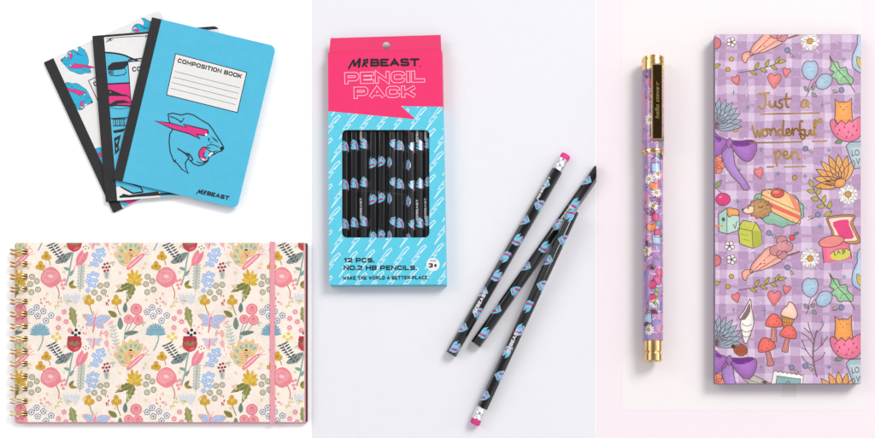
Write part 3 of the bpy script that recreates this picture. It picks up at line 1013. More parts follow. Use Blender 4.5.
o = m.build('window_film', FILM, root)
import bmesh
bm = bmesh.new(); bm.from_mesh(o.data); bmesh.ops.remove_doubles(bm, verts=bm.verts, dist=1e-6); bm.to_mesh(o.data); bm.free()

art = Art(); art.at(10)
logo(art, 348.2, 58.8, 72.2, 8.0, -.6, BLK, 0.085)
m = MB(); m.art(art, zt); m.build('brand_lettering', PAPER, root)
for word, bx in (('PENCIL', (345, 72.6, 424.5, 83.6)), ('PACK', (354.3, 87.2, 415.5, 98.2))):
    art = Art(); art.at(10); wide(art, word, *bx, lin('ffcfdc'), 3.0, -1.3, gap=.62, grow=.5)
    art.at(12); wide(art, word, *bx, PINKB, 3.0, -1.3, gap=.62, grow=-.12)
    m = MB(); m.art(art, zt); m.build('title_lettering', PAPER, root)
DK = lin('16202a')
for word, bx, wt, rt in (('12 PCS.', (343.6, 257.9, 374.5, 262.6), 1.3, 0), ('NO.2 HB PENCILS.', (343.6, 265.5, 417, 270.2), 1.25, 0),
                         ('MAKE THE WORLD A BETTER PLACE.', (343, 276.2, 428.8, 279.9), .9, -.3)):
    art = Art(); art.at(10); wide(art, word, *bx, DK, wt, rt)
    m = MB(); m.art(art, zt); m.build('base_lettering', PAPER, root)
art = Art(); art.at(10)
art.circ(433, 264.6, 6.6, lin('f6f6f6'), 28)
art.text('AGES', 429.9, 260, 436.2, 261.6, lin('505050'), .02)
wide(art, '3+', 428.4, 263.2, 437.6, 267.8, BLK, 1.3, -1)
m = MB(); m.art(art, zt); m.build('age_badge', PAPER, root)


# ------------------------------------------------------------------ pencils
def hexprofile(R, roll, rc=0.32):
    """rounded hexagon as (x, z, u) round the section, u running clockwise seen from +Y end; starts underneath"""
    pts = []
    for k in range(6):
        th = math.radians(roll + 60 * k)
        for d in (-11, -4, 4, 11):
            t = th + math.radians(d)
            rr = R * (1 - 0.085 * (d / 11) ** 2 * 0 - (0.012 if abs(d) == 4 else 0.045))
            pts.append((rr * math.sin(t), rr * math.cos(t)))
    pts.append(pts[0])
    return pts


def make_pencil(label, R, L, marks, text_at, roll=-22, eraser=True, cutend=None, textdir=1, group=None):
    root = bpy.data.objects.new('pencil', None); C.objects.link(root); root['org'] = (0, 0, 0)
    root.empty_display_size = .01
    tag(root, label, 'pencil', group)
    prof = hexprofile(R, roll)
    # angle-ordered from -180 to 180 with u=0 on top
    cum = [0]
    for i in range(1, len(prof)):
        cum.append(cum[-1] + math.dist(prof[i], prof[i - 1]))
    tot = cum[-1]
    # u of the topmost point
    def top_u():
        best = None
        for i in range(len(prof) - 1):
            for s in range(10):
                t = s / 10
                x = prof[i][0] * (1 - t) + prof[i + 1][0] * t; z = prof[i][1] * (1 - t) + prof[i + 1][1] * t
                if z > 0 and (best is None or abs(x) < best[0]):
                    best = (abs(x), cum[i] + (cum[i + 1] - cum[i]) * t)
        return best[1]
    u0 = top_u()
    cuts = sorted(set([c - u0 for c in cum] + [c - u0 - tot for c in cum] + [c - u0 + tot for c in cum]))
    cuts = [c for c in cuts if -tot / 2 - 3 <= c <= tot / 2 + 3]

    def mp(u, v, lift):
        q = (u + u0) % tot
        for i in range(len(prof) - 1):
            if cum[i] <= q <= cum[i + 1] + 1e-9:
                t = (q - cum[i]) / max(1e-9, cum[i + 1] - cum[i])
                x = prof[i][0] * (1 - t) + prof[i + 1][0] * t; z = prof[i][1] * (1 - t) + prof[i + 1][1] * t
                k = 1 + lift / R
                return Vector((x * k * MM, v * MM, (z * k + R * .93) * MM))
    body_end = L - (18 if eraser else 0)
    m = MB()
    n = len(prof) - 1
    K = lin('141416')
    i0 = len(m.v)
    for v in (0.35, body_end):
        m.v += [Vector((p[0] * MM, v * MM, (p[1] + R * .93) * MM)) for p in prof[:-1]]
    m.v += [Vector((p[0] * .95 * MM, 0, (p[1] * .95 + R * .93) * MM)) for p in prof[:-1]]
    for k in range(n):
        j = (k + 1) % n
        m.f.append([i0 + k, i0 + n + k, i0 + n + j, i0 + j]); m.c.append(K); m.sm.append(True)
        m.f.append([i0 + 2 * n + k, i0 + k, i0 + j, i0 + 2 * n + j]); m.c.append(K); m.sm.append(False)
    m.f.append([i0 + n + k for k in range(n)]); m.c.append(K); m.sm.append(False)
    art = Art()
    for (u, v, r, s) in marks:
        art.at(1); art.push(u, v, r, s * R / 5.5); art.push(-260, -190); panther(art, lin('84cdec'), 7, True, 1.6); art.pop(); art.pop()
    m.art_u(art, cuts, mp, (0.4, body_end - .2))
    body = m.build('body', LACQ, root)
    body.data.set_sharp_from_angle(angle=math.radians(50))
    tl_ = 27 * R / 5.5
    for tp, td, uu in text_at:
        art = Art(); art.at(18)
        if td > 0:   # reads towards +v
            art.push(uu - R * .28, tp, 90, 1, -1); logo(art, 0, 0, tl_, R * .62, 0, lin('e8e8e8'), .05, False); art.pop()
        else:
            art.push(uu + R * .28, tp, -90, 1, -1); logo(art, 0, 0, tl_, R * .62, 0, lin('e8e8e8'), .05, False); art.pop()
        m = MB(); m.art_u(art, cuts, mp, (0.4, body_end - .2)); m.build('lettering', LACQ, root)
    m = MB()                                       # unsharpened end: wood ring and lead
    for rr, y, c in ((.93, -.25, lin('e9d8c8')), (.30, -.45, lin('303033'))):
        i1 = len(m.v)
        m.v += [Vector((R * rr * .97 * math.sin(2 * math.pi * k / 20) * MM, y * MM, (R * rr * .97 * math.cos(2 * math.pi * k / 20) + R * .93) * MM)) for k in range(20)]
        m.v += [Vector((R * rr * .97 * math.sin(2 * math.pi * k / 20) * MM, .1 * MM, (R * rr * .97 * math.cos(2 * math.pi * k / 20) + R * .93) * MM)) for k in range(20)]
        m.f.append([i1 + k for k in range(20)]); m.c.append(c); m.sm.append(False)
        for k in range(20):
            j = (k + 1) % 20
            m.f.append([i1 + k, i1 + 20 + k, i1 + 20 + j, i1 + j]); m.c.append(c); m.sm.append(True)
    m.build('wood_end', WOOD, root)

    def lathe(name, prof2, mat, col, n=28, grooves=None):
        m = MB(); i0 = len(m.v)
        for (r, y) in prof2:
            m.v += [Vector((r * math.sin(2 * math.pi * k / n) * MM, y * MM, (r * math.cos(2 * math.pi * k / n) + R * .93) * MM)) for k in range(n)]
        for q in range(len(prof2) - 1):
            for k in range(n):
                j = (k + 1) % n
                m.f.append([i0 + q * n + k, i0 + (q + 1) * n + k, i0 + (q + 1) * n + j, i0 + q * n + j]); m.c.append(col); m.sm.append(True)
        m.f.append([i0 + (len(prof2) - 1) * n + k for k in range(n)]); m.c.append(col); m.sm.append(False)
        o = m.build(name, mat, root)
        o.data.set_sharp_from_angle(angle=math.radians(40))
    if eraser:
        b = body_end - .3
        r = R * .97
        pf = [(R * .8, b), (r, b + .1)]
        for g in (1.6, 3.2, 8.4, 10.0):
            pf += [(r, b + g - .5), (r * .93, b + g), (r, b + g + .5)]
        pf += [(r, b + 12.6), (r * .9, b + 12.7)]
        lathe('ferrule', pf, SILV, (1, 1, 1))
        lathe('eraser', [(r * .9, b + 12.3), (r * .93, b + 17.2), (r * .84, b + 18.1), (r * .6, b + 18.4)], RUBB, lin('ee3f93'))
    return root


def place(root, p0, p1, z0=0, z1=0, zr=5):
    a_, b_ = W(p0[0], p0[1], zr + z0), W(p1[0], p1[1], zr + z1)
    d = Vector((b_.x - a_.x, b_.y - a_.y, (z1 - z0) * MM))
    yaw = math.atan2(-d.x, d.y)
    pitch = math.atan2(d.z, math.hypot(d.x, d.y))
    root.location = (a_.x, a_.y, z0 * MM)
    root.rotation_euler = (pitch, 0, yaw)
    return d.length / MM


def plen(p0, p1, z0=0, z1=0, zr=5):
    a_, b_ = W(p0[0], p0[1], zr + z0), W(p1[0], p1[1], zr + z1)
    return math.hypot((b_ - a_).length, 0) / MM


def marks_for(L, start, step, seed):
    r = random.Random(seed); out = []
    v = start; k = 0
    while v < L - 20:
        out.append(((-3.6 if k % 2 else 3.0) + r.uniform(-.4, .4), v, 180 if k % 3 == 2 else 0, .036))
        v += step; k += 1
    return out


R0 = 5.5
A_ = ((451, 354.5), (566.3, 154.8)); B_ = ((475.6, 344.6), (609, 154.5)); C_ = ((573.8, 210.8), (474.5, 424.3))
LA = plen(*A_)
pa = make_pencil('loose black pencil with its pink eraser at the upper end, nearest the box', R0, LA,
                 marks_for(LA, 8, 20.5, 1), [(45, 1, -.6), (175, 1, -3.2)], group='loose pencils on the lavender backdrop')
place(pa, *A_)
LB = plen(*B_)
pb = make_pencil('loose black pencil whose top end is cut off at the pink backdrop', R0, LB,
                 marks_for(LB, 14, 26, 2), [(167, -1, 0.2)], group='loose pencils on the lavender backdrop')
place(pb, *B_)
LC = plen(C_[0], C_[1], 10, 0)
pc = make_pencil('loose black pencil with its pink eraser at the bottom, resting on another', R0, LC,
                 marks_for(LC, 6, 24.5, 3), [(155, -1, 0.2)], group='loose pencils on the lavender backdrop')
place(pc, C_[0], C_[1], 10.0, 0)
# the middle pencil ends at the seam between the two backdrops
bpy.context.view_layer.update()
xs = W(596.2, 0, 6).x
for ch in list(pb.children):
    bm = bmesh.new(); bm.from_mesh(ch.data)
    mw = ch.matrix_world
    co = mw.inverted() @ Vector((xs, 0, 0)); no = (mw.inverted().to_3x3() @ Vector((1, 0, 0))).normalized()
    r = bmesh.ops.bisect_plane(bm, geom=bm.verts[:] + bm.edges[:] + bm.faces[:], plane_co=co, plane_no=no, clear_outer=True)
    if ch.name.split('.')[0] in ('body', 'ferrule'):
        ed = [e for e in r['geom_cut'] if isinstance(e, bmesh.types.BMEdge)]
        try:
            bmesh.ops.holes_fill(bm, edges=ed)
        except Exception:
            pass
    if len(bm.faces) == 0:
        bm.free(); bpy.data.objects.remove(ch); continue
    bm.to_mesh(ch.data); bm.free()

# twelve pencils in the box
RB = 4.55
pitch = (rxy(180) - lxy(180) - 3) / 12
rb = random.Random(11)
LBX = 224
# three print rollings, copied for the twelve
def boxmarks(kind):
    main, offs = (21, 59, 98, 136, 174), (45, 82, 118, 156)
    if kind == 0:
        return [(.6, v, 90, .037) for v in main]
    if kind == 1:
        return [(1.6, v, 90, .037) for v in main]
    if kind == 2:
        return [(.2, v, 0, .038) for v in offs]
    return [(-3.4, v, 60, .034) for v in offs] + [(3.0, v, 60, .034) for v in main]


protos = [make_pencil('x', RB, LBX, boxmarks(0), [(158, 1, 5.6)], roll=-30),
          make_pencil('x', RB, LBX, boxmarks(1), [(60, 1, -2.6), (138, 1, -2.6)], roll=-10),
          make_pencil('x', RB, LBX, boxmarks(2), [(20, 1, 4.4)], roll=-24),
          make_pencil('x', RB, LBX, boxmarks(3), [(20, 1, 4.4)], roll=-14)]
order = [0, 0, 0, 1, 2, 2, 3, 0, 3, 1, 1, 0]
nth = ['first', 'second', 'third', 'fourth', 'fifth', 'sixth', 'seventh', 'eighth', 'ninth', 'tenth', 'eleventh', 'twelfth']
used = set()
for k in range(12):
    src = protos[order[k]]
    if order[k] in used:
        r = src.copy(); C.objects.link(r)
        for ch in list(src.children):
            c = ch.copy(); C.objects.link(c); c.parent = r
    else:
        r = src; used.add(order[k])
    x_top, x_bot = lxy(62) + 1.6 + pitch * (k + .5), lxy(62) + 1.6 + pitch * (k + .5)
    jy = rb.uniform(-1.6, 1.6)
    zr = 6.0
    a_, b_ = W(x_bot, 281 + jy, zt), W(x_top, 281 - 226 + jy, zt)
    r.location = (a_.x, a_.y, .7 * MM)
    r.rotation_euler = (0, rb.uniform(-.12, .12), math.atan2(-(b_.x - a_.x), (b_.y - a_.y)))
    r['label'] = 'black pencil in the window box, %s from the left of twelve' % nth[k]
    if k in (0, 11):
        r['label'] = 'black pencil at the %s wall inside the window box, mostly hidden by card' % ('left' if k == 0 else 'right')
    r['category'] = 'pencil'; r['group'] = 'pencils packed in the window box'

# ------------------------------------------------------------------ purple check box
OUT = lin('6b4a4f'); PUR = lin('b895b9'); PURM = lin('ceb0cf'); PURL = lin('dfcae0')
YEL = lin('c0b24c'); ORG = lin('e8a06c'); COR = lin('e0797a'); PNK = lin('e57795'); HOT = lin('e8417f'); MINT = lin('a9d3bf'); GRB = lin('a9bfd2')
GRN = lin('8fbf8b'); LIL = lin('9a6bb5'); PALE = lin('f6efe9')


def daisy(a, x, y, r, n=13):
    for k in range(n):
        a.at(8); a.leaf(x, y, r, r * .42, k * 360 / n, OUT)
        a.at(9); a.push(x, y, k * 360 / n); a.poly([(r * .1, 0), (r * .4, -r * .15), (r * .8, -r * .13), (r * .94, 0), (r * .8, r * .13), (r * .4, r * .15)], PALE); a.pop()
    a.at(11); a.circ(x, y, r * .3, OUT, 10); a.circ(x, y, r * .24, lin('d59a3a'), 10)


def heart(a, x, y, s, rot=0, c=COR):
    a.push(x, y, rot, s); a.blob([(0, -3), (2, -5), (4.6, -4), (4.8, -.5), (2.4, 3.4), (0, 6.4), (-2.6, 3.2), (-4.9, -.6), (-4.4, -4), (-2, -5)], c, OUT, .7 / s * .75, 3); a.pop()


def star(a, x, y, r, c=None):
    c = c or lin('5a86a0')
    for t in (0, 60, 120):
        a.at(6); a.push(x, y, t + 15); a.line([(-r, 0), (r, 0)], .55, c); a.pop()


def cross(a, x, y, r):
    c = lin('5a7d96')
    a.at(6); a.line([(x - r * .7, y + .3), (x + r * .7, y - .3)], .55, c); a.at(6); a.line([(x, y - r), (x + .3, y + r * 1.3)], .55, c)


def berry(a, x, y, lx, ly):
    a.at(6); a.line([(x, y), ((x + lx) / 2, (y + ly) / 2 + 1), (lx, ly)], .6, OUT, 2)
    a.at(7); a.leaf((x + lx) / 2, (y + ly) / 2, 4.4, 2.4, math.degrees(math.atan2(ly - y, lx - x)) + 35, lin('b8bd8a'), OUT, .5)
    a.at(9); a.oell(x, y, 2.7, 2.6, lin('7f8fb2'), OUT, .6)


def shroom(a, x, y, s, rot):
    a.push(x, y, rot, s)
    a.at(8); a.blob([(-2, 2), (-2.6, 14), (-3.4, 20), (3.4, 20), (2.6, 14), (2.2, 2)], lin('d98a80'), OUT, .8, 2)
    a.line([(-.6, 5), (-1, 18)], .45, OUT); a.line([(1, 5), (1.2, 18)], .45, OUT)
    a.at(12); a.blob([(-9, 3), (-8, -3), (-4, -8.6), (0, -10), (4.4, -8), (8.4, -2.6), (9, 3), (4, 4.4), (-4, 4.6)], lin('ea6a5f'), OUT, .8, 3)
    for u, v in ((-4, -2), (-1, -5.5), (2.4, -2.6), (5.2, .2), (-6, 1.4), (0, .6), (3.4, -5.6)):
        a.at(14); a.line([(u, v), (u + .8, v + .8)], .9, lin('7c2f35'))
    a.pop()


def cat(a, x, y, s=1):
    a.push(x, y, 0, s)
    a.at(10); a.blob([(-7.4, 16), (-8.4, 6), (-8, -3), (-8.4, -9), (-5, -6), (0, -6.6), (4.6, -6.2), (8, -9.6), (8, -2), (8.6, 6), (8, 16)], lin('ee9c4d'), OUT, .8, 2)
    for u in (-3, 3):
        a.at(12); a.circ(u, -1.2, .7, OUT, 6)
    a.at(12); a.line([(-1.6, 1), (0, 2), (1.6, 1)], .5, OUT); a.line([(-5, -5), (-4, -3.4)], .5, lin('b8642f')); a.line([(0, -6), (0, -4)], .5, lin('b8642f'))
    a.at(12); a.blob([(-13, 12), (-8, 12), (-6, 16), (-2, 12), (2, 16), (6, 11.6), (8, 14), (13, 10), (18, 10), (18, 26), (10, 33), (0, 33), (-8, 28), (-12.6, 20)], PNK, OUT, .8, 2)
    for u, v in ((-8, 18), (-4, 22), (1, 19), (5, 24), (10, 18), (-6, 26), (3, 29), (9, 27), (13, 22)):
        a.at(15); a.ell(u, v, .8, 1.4, lin('c22f62'), 15, 6)
    a.at(9); a.leaf(-1, 32, 8, 4.6, 160, lin('7da070'), OUT, .6)
    a.pop()


def milkshake(a, x, y):
    a.push(x, y)         # foot at origin, cup to the upper right
    a.at(6); a.blob([(-2, -4), (-6, -1), (-5, 5), (-2, 7), (0, 2), (5, -1), (3, -4)], lin('f0a58f'), OUT, .7, 2)
    a.at(8); a.blob([(2, -1), (4, -9), (13, -19), (22, -27), (36, -16), (27, -9), (16, -4), (6, -2)], lin('eea795'), OUT, .8, 2)
    for k in range(5):
        a.at(10); a.line([(5 + k * 1.2, -4 + k * .5), (22 + k * 3, -24 + k * 2.4)], .8, lin('b9605f') if k % 2 else lin('f6cdbb'))
    a.at(12)
    for u, v, r in ((28, -23, 6.5), (34, -19, 5.4), (38, -27, 7), (34, -33, 5.6)):
        a.at(12); a.oell(u, v, r, r * .85, lin('d28c91'), OUT, .7)
    a.at(14); a.ell(34, -27, 5.4, 4.2, lin('dc9ba0')); a.oell(44, -36, 3, 2.8, lin('e2514f'), OUT, .6); a.line([(45, -38), (50, -42)], .6, OUT)
    a.leaf(46, -39, 5, 2.6, -20, lin('7a8f7a'), OUT, .5)
    a.line([(40, -18), (52, -22)], 1.6, lin('8b5a3c'))
    a.pop()


def sprig(a, x0, y0, x1, y1, n=6, c=YEL):
    a.at(6); a.line([(x0, y0), ((x0 + x1) / 2, (y0 + y1) / 2 + 2), (x1, y1)], .7, OUT, 3)
    t0 = math.degrees(math.atan2(y1 - y0, x1 - x0))
    for k in range(n):
        t = .25 + .7 * k / n
        x, y = x0 + (x1 - x0) * t, y0 + (y1 - y0) * t + 1
        a.at(8); a.leaf(x, y, 8, 3.4, t0 + (-48 if k % 2 else 45), c, OUT, .6)
    a.at(8); a.leaf(x1 - (x1 - x0) * .12, y1 - (y1 - y0) * .1, 9, 3.6, t0 + 3, c, OUT, .6)


def checks(a, x0, y0, x1, y1):
    """painted gingham: crossing bands with slightly wavering edges"""
    vs = [716.5, 732, 751, 769, 788, 807, 827, 848]; vw = [4, 11, 6, 8, 6, 11, 7, 10]
    hs = []
    y = 38
    while y < y1 + 10:
        hs.append((y, 8.6)); hs.append((y + 13.6, 3.0)); y += 26.2
    def band(c, w, vert, col, L, ph):
        n = 22
        A1, B1 = [], []
        for k in range(n + 1):
            s = (y0 + (y1 - y0) * k / n) if vert else (x0 + (x1 - x0) * k / n)
            d = 1.0 * math.sin(s * .05 + ph) + .5 * math.sin(s * .19 + ph * 3)
            A1.append((c - w / 2 + d, s)); B1.append((c + w / 2 + d + .4 * math.sin(s * .3 + ph), s))
        for k in range(n):
            q = [A1[k], B1[k], B1[k + 1], A1[k + 1]]
            if not vert:
                q = [(p[1], p[0]) for p in q]
            a.L = L; a.raw(q, col)
        return
    for i, (c, w) in enumerate(zip(vs, vw)):
        band(c, w, True, PURM, 1, i * 1.3)
    for i, (c, w) in enumerate(hs):
        band(c, w, False, PURM if i % 2 == 0 else lin('bd9bbe'), 2, i * 1.7 + 5)
    for i, (c, w) in enumerate(zip(vs, vw)):           # lighter crossings
        for j, (d, h) in enumerate(hs):
            if j % 2:
                continue
            o1 = 1.0 * math.sin(d * .05 + i * 1.3) + .5 * math.sin(d * .19 + i * 3.9)
            o2 = 1.0 * math.sin(c * .05 + j * 1.7 + 5) + .5 * math.sin(c * .19 + (j * 1.7 + 5) * 3)
            a.L = 3; a.raw(rect(c - w / 2 + o1, d - h / 2 + o2, c + w / 2 + o1, d + h / 2 + o2), PURL)


def motifs(a, upper):
    # left edge
    a.at(8); a.oell(715, 43, 6, 6, COR, OUT, .8)
    for k in range(5):
        t = k * 1.2566
        a.at(8); a.oell(731.5 + 3 * math.cos(t), 42 + 3 * math.sin(t), 2.1, 2, PALE, OUT, .6)
    a.at(10); a.circ(731.5, 42, 1.2, OUT, 8)
    milkshake(a, 748, 56)
    for x, y in ((731.5, 59), (728, 69.3), (735.6, 129.8)):
        a.at(7); a.oell(x, y, 2.3, 2.2, lin('cfae2f'), OUT, .6)
    a.at(7); a.leaf(713, 67, 8, 4, -20, YEL, OUT, .6)
    sprig(a, 739, 72.5, 783, 61, 6)
    a.at(8); heart(a, 736, 80, .85, -18); a.at(8); heart(a, 774.3, 80, 1.35, 4); a.at(8); heart(a, 786.5, 72, .8, 10)
    cross(a, 733.5, 92.5, 2.4); star(a, 748, 107.5, 2.6); cross(a, 822, 104.5, 2.6); star(a, 844, 59.5, 3)
    # fan feathers
    for k in range(8):
        t = -92 + k * 13
        a.at(6 + k // 3); a.leaf(714, 127, 31 - abs(k - 3) * .8, 7.6, t, lin('a3b6c6'), OUT, .7)
        a.at(10); a.push(714, 127, t); a.line([(10, 0), (27, 0)], .4, lin('7f96a8')); a.pop()
    # bow
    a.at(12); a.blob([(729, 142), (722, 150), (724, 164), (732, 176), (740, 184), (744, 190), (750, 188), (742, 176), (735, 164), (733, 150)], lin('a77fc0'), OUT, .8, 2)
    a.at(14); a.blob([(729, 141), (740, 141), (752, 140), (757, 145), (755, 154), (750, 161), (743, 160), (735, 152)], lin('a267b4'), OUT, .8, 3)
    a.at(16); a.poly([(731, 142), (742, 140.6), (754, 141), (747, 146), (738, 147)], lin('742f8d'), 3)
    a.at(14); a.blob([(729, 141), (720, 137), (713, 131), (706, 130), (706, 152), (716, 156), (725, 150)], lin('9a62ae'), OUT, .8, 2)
    a.at(16); a.poly([(712, 134), (722, 139), (720, 142), (710, 140)], lin('742f8d'))
    a.at(17); a.oell(729.5, 143, 2.8, 5, lin('a86fb8'), OUT, .7)
    # coral flower, leaves
    for k in range(6):
        t = k * 1.047
        a.at(10); a.oell(715 + 5.5 * math.cos(t), 165 + 5.5 * math.sin(t), 4.6, 4, lin('f08b72'), OUT, .6)
    a.at(13); a.circ(715, 165, 3.4, lin('e5663f'), 8)
    a.at(8); a.leaf(715, 188, 10, 4.4, -50, lin('93a56a'), OUT, .6)
    a.at(8); heart(a, 759, 172.6, .95, -16); star(a, 739.3, 169.5, 2.4); star(a, 778, 173.6, 3); cross(a, 761, 149.5, 2)
    star(a, 829, 150, 2.2); star(a, 805, 176, 2.2); a.at(7); a.oell(794.6, 177.6, 2.3, 2.3, lin('cf9a2f'), OUT, .6)
    # cherry, star, birdhouse, carton
    a.at(8); a.oell(723, 199.3, 7.4, 6.2, lin('e23f7d'), OUT, .8); a.line([(722, 193.5), (716, 188)], .7, OUT); a.at(11); a.ell(720.5, 197, 1.6, 1.1, lin('f48fb0'), -30, 8)
    star(a, 737.3, 201.4, 3.2)
    a.at(8); a.poly([(718.5, 214), (727, 208), (727, 234), (719, 231.5)], MINT); a.poly([(727, 208), (739, 211), (739.5, 230), (727, 234)], lin('bfe0cf'))
    a.line([(718.5, 214), (727, 208), (739, 211), (739.5, 230), (727, 234), (719, 231.5)], .8, OUT, closed=True); a.line([(727, 209), (727, 234)], .6, OUT)
    a.blob([(727, 208), (733, 208.5), (739, 210.5), (738, 216), (733, 215), (728.5, 217)], lin('eda25c'), OUT, .7, 2)
    a.at(12); a.ell(723.4, 219.4, 1.7, 2.2, lin('4f5a4c'), 0, 9); a.line([(714, 225.6), (723, 226)], 1.8, lin('e89c4f')); a.line([(733, 224), (735, 228)], .8, OUT); a.line([(737, 221), (735, 229)], .7, OUT)
    a.at(8); a.poly([(738, 228), (743, 220.5), (756, 222.5), (761, 231), (762, 244), (753, 248.5), (740, 244)], lin('ccd154'))
    a.line([(738, 228), (743, 220.5), (756, 222.5), (761, 231), (762, 244), (753, 248.5), (740, 244)], .8, OUT, closed=True)
    a.poly([(752, 231), (761, 231), (762, 244), (753, 248.5)], lin('b5bc45')); a.line([(738, 228), (752, 231), (753, 248.5)], .6, OUT); a.line([(752, 231), (756, 222.5)], .5, OUT)
    a.line([(752.6, 223), (753, 216)], 2.0, lin('f2b8c4')); a.line([(741, 234), (748, 235.5)], .7, lin('a2a83a')); a.line([(743, 239), (750, 241)], .7, lin('a2a83a'))
    # doily, cake, hedgehog
    P = []
    for k in range(22):
        t = 2 * math.pi * k / 22
        P.append((778 + 27 * math.cos(t) * (1 if k % 2 else .93), 208 + 19 * math.sin(t) * (1 if k % 2 else .9) + 3.4 * math.cos(t)))
    a.at(6); a.blob(P, lin('8fbca3'), OUT, .7, 2)
    for k in range(22):
        t = 2 * math.pi * k / 22
        a.at(9); a.line([(778 + 22 * math.cos(t), 208 + 15.5 * math.sin(t)), (778 + 25 * math.cos(t), 208 + 17.5 * math.sin(t) + 2 * math.cos(t))], .7, lin('6b9a84'))
    a.at(9); a.blob([(762, 190), (780, 188), (798, 200), (801, 214), (800, 224), (792, 222), (764, 208), (761, 200)], lin('f5c184'), OUT, .8, 1)
    a.poly([(763, 199), (801, 216), (800.5, 220), (763, 204)], lin('e9705f')); a.line([(762, 195), (800, 212)], .6, OUT)
    a.poly([(788, 193), (793, 196), (799, 205), (800, 212), (795, 210)], lin('f08d70'))
    a.oell(777.5, 193.5, 6.6, 4.4, lin('e0564e'), OUT, .8); a.ell(776, 192, 3, 1.6, lin('ef8b7e'))
    a.at(18)
    P = [(760 + (10.6 + (k % 2) * 1.8) * math.cos(k * .2618), 208.5 + (8.8 + (k % 2) * 1.6) * math.sin(k * .2618)) for k in range(24)]
    a.blob(P, lin('b98a57'), OUT, .7, 1)
    rr = random.Random(4)
    for k in range(26):
        t, q = rr.uniform(0, 6.28), rr.uniform(0, 8.5)
        x, y = 761 + q * math.cos(t), 208.5 + q * .85 * math.sin(t)
        a.at(20); a.line([(x, y), (x + 1.8, y - 1.6)], .6, lin('7d5432'))
    a.at(21); a.blob([(753, 205), (748, 207.6), (742.5, 209.5), (745, 213.2), (751, 213.6), (754, 211)], lin('f2cfb4'), OUT, .7, 2)
    a.circ(742.8, 209.6, 1.1, lin('3a2a2a'), 7); a.circ(748.4, 209, .8, OUT, 6); a.oell(752.5, 204.6, 1.8, 1.6, lin('d9a27c'), OUT, .5)
    for (x, y) in ((729.5, 246), (731.5, 258.4)):
        for k in range(5):
            t = k * 1.2566 + .3
            a.at(8); a.oell(x + 3 * math.cos(t), y + 3 * math.sin(t), 2.1, 2, PALE, OUT, .6)
        a.at(10); a.circ(x, y, 1.2, OUT, 8)
    a.at(6); a.leaf(750, 256, 6, 3, -35, lin('8f6ba5'), OUT, .5)
    berry(a, 769, 233, 777, 236)
    # right half
    daisy(a, 810, 41, 11); daisy(a, 848, 194.5, 11.2)
    berry(a, 787.5, 50, 795, 57); berry(a, 841.6, 90, 832, 93); berry(a, 805.5, 148.6, 814, 152); berry(a, 818, 214.6, 808, 220)
    a.at(6); a.line([(806, 97), (813, 84), (822, 78)], .7, OUT, 3); a.line([(808, 93), (809, 86), (811, 80)], .6, OUT)
    a.at(7); a.leaf(808, 91, 6, 3.6, -130, lin('8b9a8c'), OUT, .5); a.leaf(812, 93, 6, 3.6, 40, lin('8b9a8c'), OUT, .5); a.leaf(812, 90, 5, 3, -60, lin('8b9a8c'), OUT, .5)
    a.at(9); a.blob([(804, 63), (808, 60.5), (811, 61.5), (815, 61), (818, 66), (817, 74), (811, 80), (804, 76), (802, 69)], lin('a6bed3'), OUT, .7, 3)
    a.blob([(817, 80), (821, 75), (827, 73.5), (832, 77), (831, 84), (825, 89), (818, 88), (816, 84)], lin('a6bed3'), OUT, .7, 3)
    for x, y in ((809, 68), (812, 72), (823, 79), (826, 83)):
        a.at(15); a.line([(x - 2, y), (x, y - 1.5), (x + 2, y)], .45, lin('86a2bd'), 2)
    # green leaf
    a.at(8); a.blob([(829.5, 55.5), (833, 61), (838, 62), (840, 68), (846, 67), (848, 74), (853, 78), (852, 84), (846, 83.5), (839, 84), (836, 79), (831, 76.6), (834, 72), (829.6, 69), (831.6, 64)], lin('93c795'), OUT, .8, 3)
    a.line([(830, 57), (838, 70), (847, 79.5), (855, 92)], .8, OUT, 3)
    for p in (((838, 70), (845, 70)), ((838, 70), (835, 74)), ((843, 76), (849, 77)), ((843, 76), (840, 81))):
        a.at(12); a.line(list(p), .45, lin('4e7a55'))
    cat(a, 843.5, 108, 1.0)
    a.at(8)                                            # scallop
    for k in range(8):
        t = 172 + k * 18.5
        a.at(8); a.leaf(841, 183, 30 - abs(k - 3.6) * 1.0, 8.6, t, lin('f2b266') if k % 2 else lin('efa95a'), OUT, .8)
    a.at(12); a.blob([(836, 180), (845, 179), (844, 186), (835, 187)], lin('e89a50'), OUT, .7, 2)
    a.at(9); a.poly([(846, 146), (850, 142), (870, 141), (872, 168), (854, 169)], lin('a9c0cb')); a.line([(846, 146), (850, 142), (870, 141)], .8, OUT); a.line([(846, 146), (854, 168.6), (872, 167)], .8, OUT)
    a.poly([(849.6, 147.6), (868, 146), (870, 164), (856, 165)], lin('bfd0d6'))
    a.at(13); a.text('LO', 852.2, 150, 859.6, 156, OUT, .01, rot=-6); a.at(13); a.text('VE', 856.4, 159, 863.4, 164.6, OUT, .01, rot=-6)
    # olive branch
    a.at(6); a.line([(812, 183), (816, 194), (824, 204), (832, 212)], .7, OUT, 3)
    for x, y, t in ((813, 187, -115), (815, 192, 190), (817, 195, -65), (819, 199, 185), (823, 203, -75), (825, 206, 175), (829, 209, -80), (831, 212, 150)):
        a.at(8); a.leaf(x, y, 8.4, 4, t, lin('c5bb4a'), OUT, .6)
    star(a, 820, 226, 3.4)
    # toast
    a.at(7); a.blob([(827, 221), (829, 216.5), (852, 214.5), (855, 218), (853, 224), (860, 239), (857, 244), (838, 243), (833, 239), (831, 230)], lin('c98a4f'), OUT, .8, 2)
    a.blob([(829, 221), (831, 218), (851, 216.5), (852.4, 219), (850, 224), (857, 238), (855, 241), (838, 240.5), (833, 230)], lin('f4dcc3'), OUT, .5, 2)
    a.poly([(833, 222), (848, 219.5), (849, 225), (854, 237), (848, 239), (841, 238), (836, 230)], lin('e8417f'), 2)
